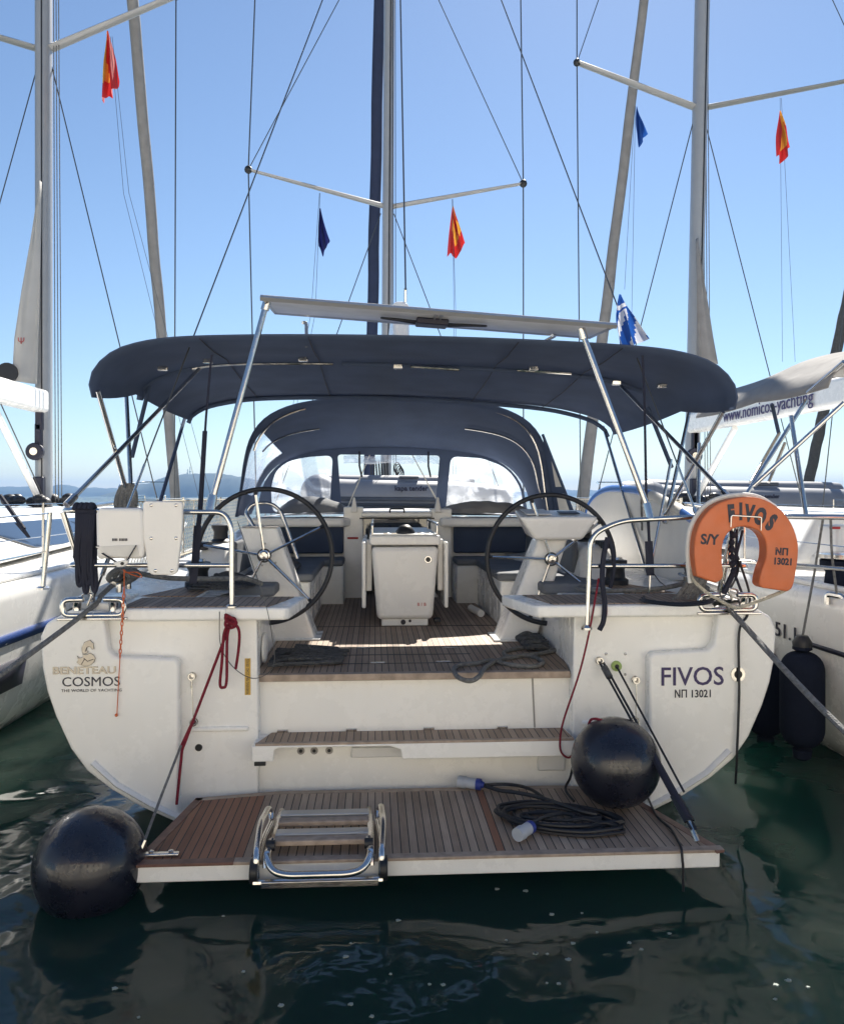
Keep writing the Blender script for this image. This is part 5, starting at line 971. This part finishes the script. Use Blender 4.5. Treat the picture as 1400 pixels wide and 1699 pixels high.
tb('board_strap', 'grope', PB, smooth_path([PX(1068,812,X-.08), PX(1064,830,X-.02), PX(1065,880,X-.02)]), .009, 6)
# inverted dinghies lying across the foredecks
def dinghy(x0, x1, s, zb, zt, label, txx):
    t = thing('dinghy', label, 'dinghy', ((x0+x1)/2, s, zb), 'grey inflatable dinghies across the foredecks'); r = (zt-zb)*.46; L = x1-x0
    P = smooth_path([(x0+.05,s,zb+r*1.25),(x0+L*.10,s,zb+r*1.05),(x0+L*.5,s,zb+r),(x0+L*.82,s,zb+r*.96),(x1,s+.1,zb+r*.80)], 8)
    m = MB(); m.tube(P, r, 20, r2=r*.78); m.tube([p+Vector((0,1.1,0)) for p in P], r, 20, r2=r*.78); m.sph(P[0], r*.99, 20, 12); m.sph(P[0]+Vector((0,1.1,0)), r*.99, 20, 12); m.sph(P[-1], r*.78, 20, 12)
    m.build('dinghy_tube', 'pvc', t, ang=80)
    MB().tube([p+Vector((0,-r*.93,-r*.12)) for p in P[2:-3]], .032, 8).tube([p+Vector((0,-r*.86,-r*.42)) for p in P[2:-3]], .02, 8).build('rubbing_strake', 'pvcd', t)
    MB().tube([p+Vector((0,.5,r*.72)) for p in P[4:-6]], r*.55, 12, flat=.9).build('dinghy_floor', 'pvc', t)
    MB().text('kapa tender', .105, (txx, s-r*.955-.03, zb+r*1.45), depth=.008, bold=.003, ey=(0,.30,.954)).build('tender_lettering', 'ink', t, flat=True)
    MB().box((x0+L*.45,s-.05,zb+2*r*.98),(x0+L*.56,s+.1,zb+2*r*1.07)).build('lifting_handle', 'pvcd', t, bevel=.02); return t
s = 8.0; q = PS(683,810,s); dinghy(PS(520,800,s).x, PS(835,820,s).x, s+.45, 1.74, 2.36, 'grey inflatable dinghy lying on deck behind the sprayhood windows', q.x)
s = 10.8; q = PS(1275,815,s); dinghy(PS(1080,810,s).x, PS(1450,810,s).x+.4, s+.4, 1.45, 2.32, 'grey inflatable dinghy on the right yacht, above the orange lifebuoy', q.x-.05)
# beige cover bundle on the coachroof
m = MB(); m.grid(lambda u, v: (.52+1.05*u, 5.15+.75*v, 1.845+(.14*math.sin(math.pi*min(1, max(0, u*1.02)))**.4*math.sin(math.pi*v)**.5+.022*noise.noise((u*7, v*5, 1)))), 40, 20)
tag(m.build('folded_cover', 'beige', loc=(1.0,5.5,1.84)), 'folded beige canvas lying on the coachroof behind the right sprayhood window', 'cover')
m = MB(); m.grid(lambda u, v: (-1.45+.85*u, 5.6+.6*v, 1.835+(.20*math.sin(math.pi*u)**.5*math.sin(math.pi*v)**.5+.02*noise.noise((u*6, v*5, 7)))), 36, 18)
tag(m.build('folded_cover', 'cush', loc=(-1.0,5.8,1.83)), 'folded grey canvas lying on the coachroof behind the left sprayhood window', 'cover')
a_, b_ = PL(781,1009,.935), PL(798,1018,.935)
m = MB(); m.tube([a_, b_], .035, 16); tag(m.build('white_tube', 'white', loc=a_), 'short white tube lying on the cockpit floor by the right lockers', 'tube')
for sg, lab in ((-1,'slim black winch handle bag hanging on the left rail by the wheel'),): pass
# black rope loop on right rail post
rp = MB(); rp.tube(smooth_path([PS(1008,892,.95), PS(1001,925,.94), PS(999,965,.93), PS(1003,1000,.93), PS(1001,1030,.93), PS(994,1046,.93)]), .017, 8); rp.tube(smooth_path([PS(1008,892,.95), PS(1016,915,.95), PS(1018,945,.97), PS(1012,975,1.0)]), .014, 8)
tag(rp.build('black_hose', 'strap', loc=PS(1000,1040,.93)), 'thick black cord lashed along the right stern rail post', 'cord')
rope('thin_wire', [PS(394,865,.95), PS(408,905,.92), PS(440,1000,.90), PS(452,1060,.92), PS(455,1100,.93), PS(440,1120,.95), PS(415,1125,.98), PS(385,1105,1.0), PS(366,1070,.97), PS(364,1015,.94)], .0025, 'wire', 'very thin loose wire looping round the left rail post and helm seat', 'wire')
# flags
def flag(name, px, py, s, H, W, bands, label, seed=0, pat=None, lean=0.0):
    """limp cloth hung by its hoist: narrow at the top, widest low down, with vertical folds"""
    p = PS(px, py, s); t = MB(); nu, nv = 28, 26; k = nu+1; nb = len(bands)
    def fn(u, v):
        wd = W*(.07+.93*v)*1.08
        x = (u-.38)*wd+lean*W*v*v; y = (.16*W*math.sin(u*13+seed)+.08*W*math.sin(u*23+v*4+seed*2))*min(1, v*2)
        z = -H*v*(1-.42*abs(u-.30)**1.1)-.05*H*v*math.sin(u*9+seed)
        return Vector((p.x+x, s+y*2.2, p.z+z))
    vs = [fn(i/nu, j/nv) for j in range(nv+1) for i in range(nu+1)]
    for j in range(nv):
        for i in range(nu):
            u, v = i/nu, j/nv; d = u*.8+.28*math.sin(v*2.4+seed)+v*.25
            t.m = pat(u, v) if pat else (bands[0] if v > .80-.12*u else bands[int(abs(d)*nb) % nb])
            t.add([vs[j*k+i], vs[j*k+i+1], vs[(j+1)*k+i+1], vs[(j+1)*k+i]], [(0,1,2,3)])
    o = t.build(name, ['fr','fy','fb','fw','fbl'], None, loc=p, merge=True, ang=180); return tag(o, label, 'flag')
flag('courtesy_flag', 178, 50, 8.9, 1.13, .26, [0,0,1,0,0], 'red and yellow flag hanging limp from the left yacht spreader', 1.2)
flag('courtesy_flag', 751, 342, 9.2, .87, .27, [0,0,1,0,1,0], 'red and yellow flag hanging under the right spreader of the middle mast', 2.3, lean=.1)
flag('courtesy_flag', 1294, 183, 9.6, .90, .24, [0,1,1,0,1,0], 'red and yellow flag hanging from the right yacht spreader', 3, lean=.1)
flag('charter_flag', 531, 345, 9.2, .75, .17, [2], 'dark navy flag hanging under the left spreader of the middle mast', 4, lean=.3)
flag('charter_flag', 1056, 176, 9.4, .64, .15, [4], 'small blue flag hanging beside the grey furled sail of the right yacht', 5, lean=.5)
def gk(u, v): return 3 if (math.sin(u*16+v*9) > .1 and v > .30) or (.16 < v <= .26) else 4
flag('greek_flag', 1028, 488, 1.75, .42, .19, [4], 'blue and white striped flag on the right backstay above the bimini', 6, pat=gk, lean=.45)
# halyards with the flags of the neighbours
wirep(NL, [PS(183,60,8.9), PS(205,320,8.8), (-2.9,8.7,1.6)], .0035, 'flag_halyard'); wirep(NL, [PS(186,60,8.9), PS(214,320,8.8), (-2.7,8.7,1.6)], .0035, 'flag_halyard')
wirep(NR, [PS(1294,162,9.8), PS(1298,600,9.6)], .0035, 'flag_halyard'); wirep(NR, [PS(1296,162,9.8), PS(1319,600,9.6)], .0035, 'flag_halyard'); wirep(NR, [PS(1053,175,9.6), PS(1036,480,9.5)], .0035, 'flag_halyard'); wirep(NR, [PS(1054,175,9.6), PS(1048,520,9.5)], .0035, 'flag_halyard')
# pale under-water line and drifting flecks
rope('sunken_pale_line', [Vector((2.7,1.8,-.75)), PL(1320,1480,-.5), PL(1200,1640,-.18), PL(1150,1700,-.05)], .035, 'wrope', 'pale line seen slanting down through the water at lower right', 'rope', smooth=False)
fk = MB(); rnd = random.Random(11)
pos = [(404,1612),(466,1668),(617,1686),(648,1616),(582,1666),(990,1547),(840,1560),(889,1582),(943,1592),(888,1582),(908,1583),(735,1634),(712,1633),(907,1631),(927,1632),(1044,1564),(1064,1575),(1110,1549),(1308,1627),(1287,1634),(1340,1638),(1286,1658),(950,1565),(824,1475),(872,1478),(965,1515),(915,1517),(573,1587),(582,1565),(660,1527),(145,1192),(300,1275),(370,1520),(230,1688),(190,1640)]
proto = None
for px, py in pos:
    p = PL(px, py, .004); r = rnd.uniform(.005, .012)
    a0 = rnd.random()*6; m = MB(); k = 9
    m.prism([(p.x+r*(1.3*math.cos(t*6.283/k)*(.8+.3*math.sin(t*2+a0))), p.y+r*math.sin(t*6.283/k)*(.8+.3*math.cos(t*3+a0))) for t in range(k)], .0, .005, 'z')
    tag(m.build('foam_fleck', 'foam', None, loc=p), 'tiny pale fleck drifting on the dark green water', 'foam fleck', 'pale flecks floating on the water')
# ---------------------------------------------------------------- haze
hz = bpy.data.materials.new('haze'); hz.use_nodes = True; hn = hz.node_tree; hn.nodes.clear(); ho = hn.nodes.new('ShaderNodeOutputMaterial'); pv = hn.nodes.new('ShaderNodeVolumePrincipled')
pv.inputs['Color'].default_value = (.30, .56, 1.0, 1); pv.inputs['Density'].default_value = .0003; pv.inputs['Anisotropy'].default_value = 0.0; hn.links.new(pv.outputs[0], ho.inputs['Volume'])
M['haze'] = hz
hb = MB().box((-3300, -70, -2.7), (3300, 3500, 62)).build('haze', 'haze', flat=True); hb['kind'] = 'stuff'; hb['label'] = 'pale blue sea haze veiling the far hills'; hb['category'] = 'haze'
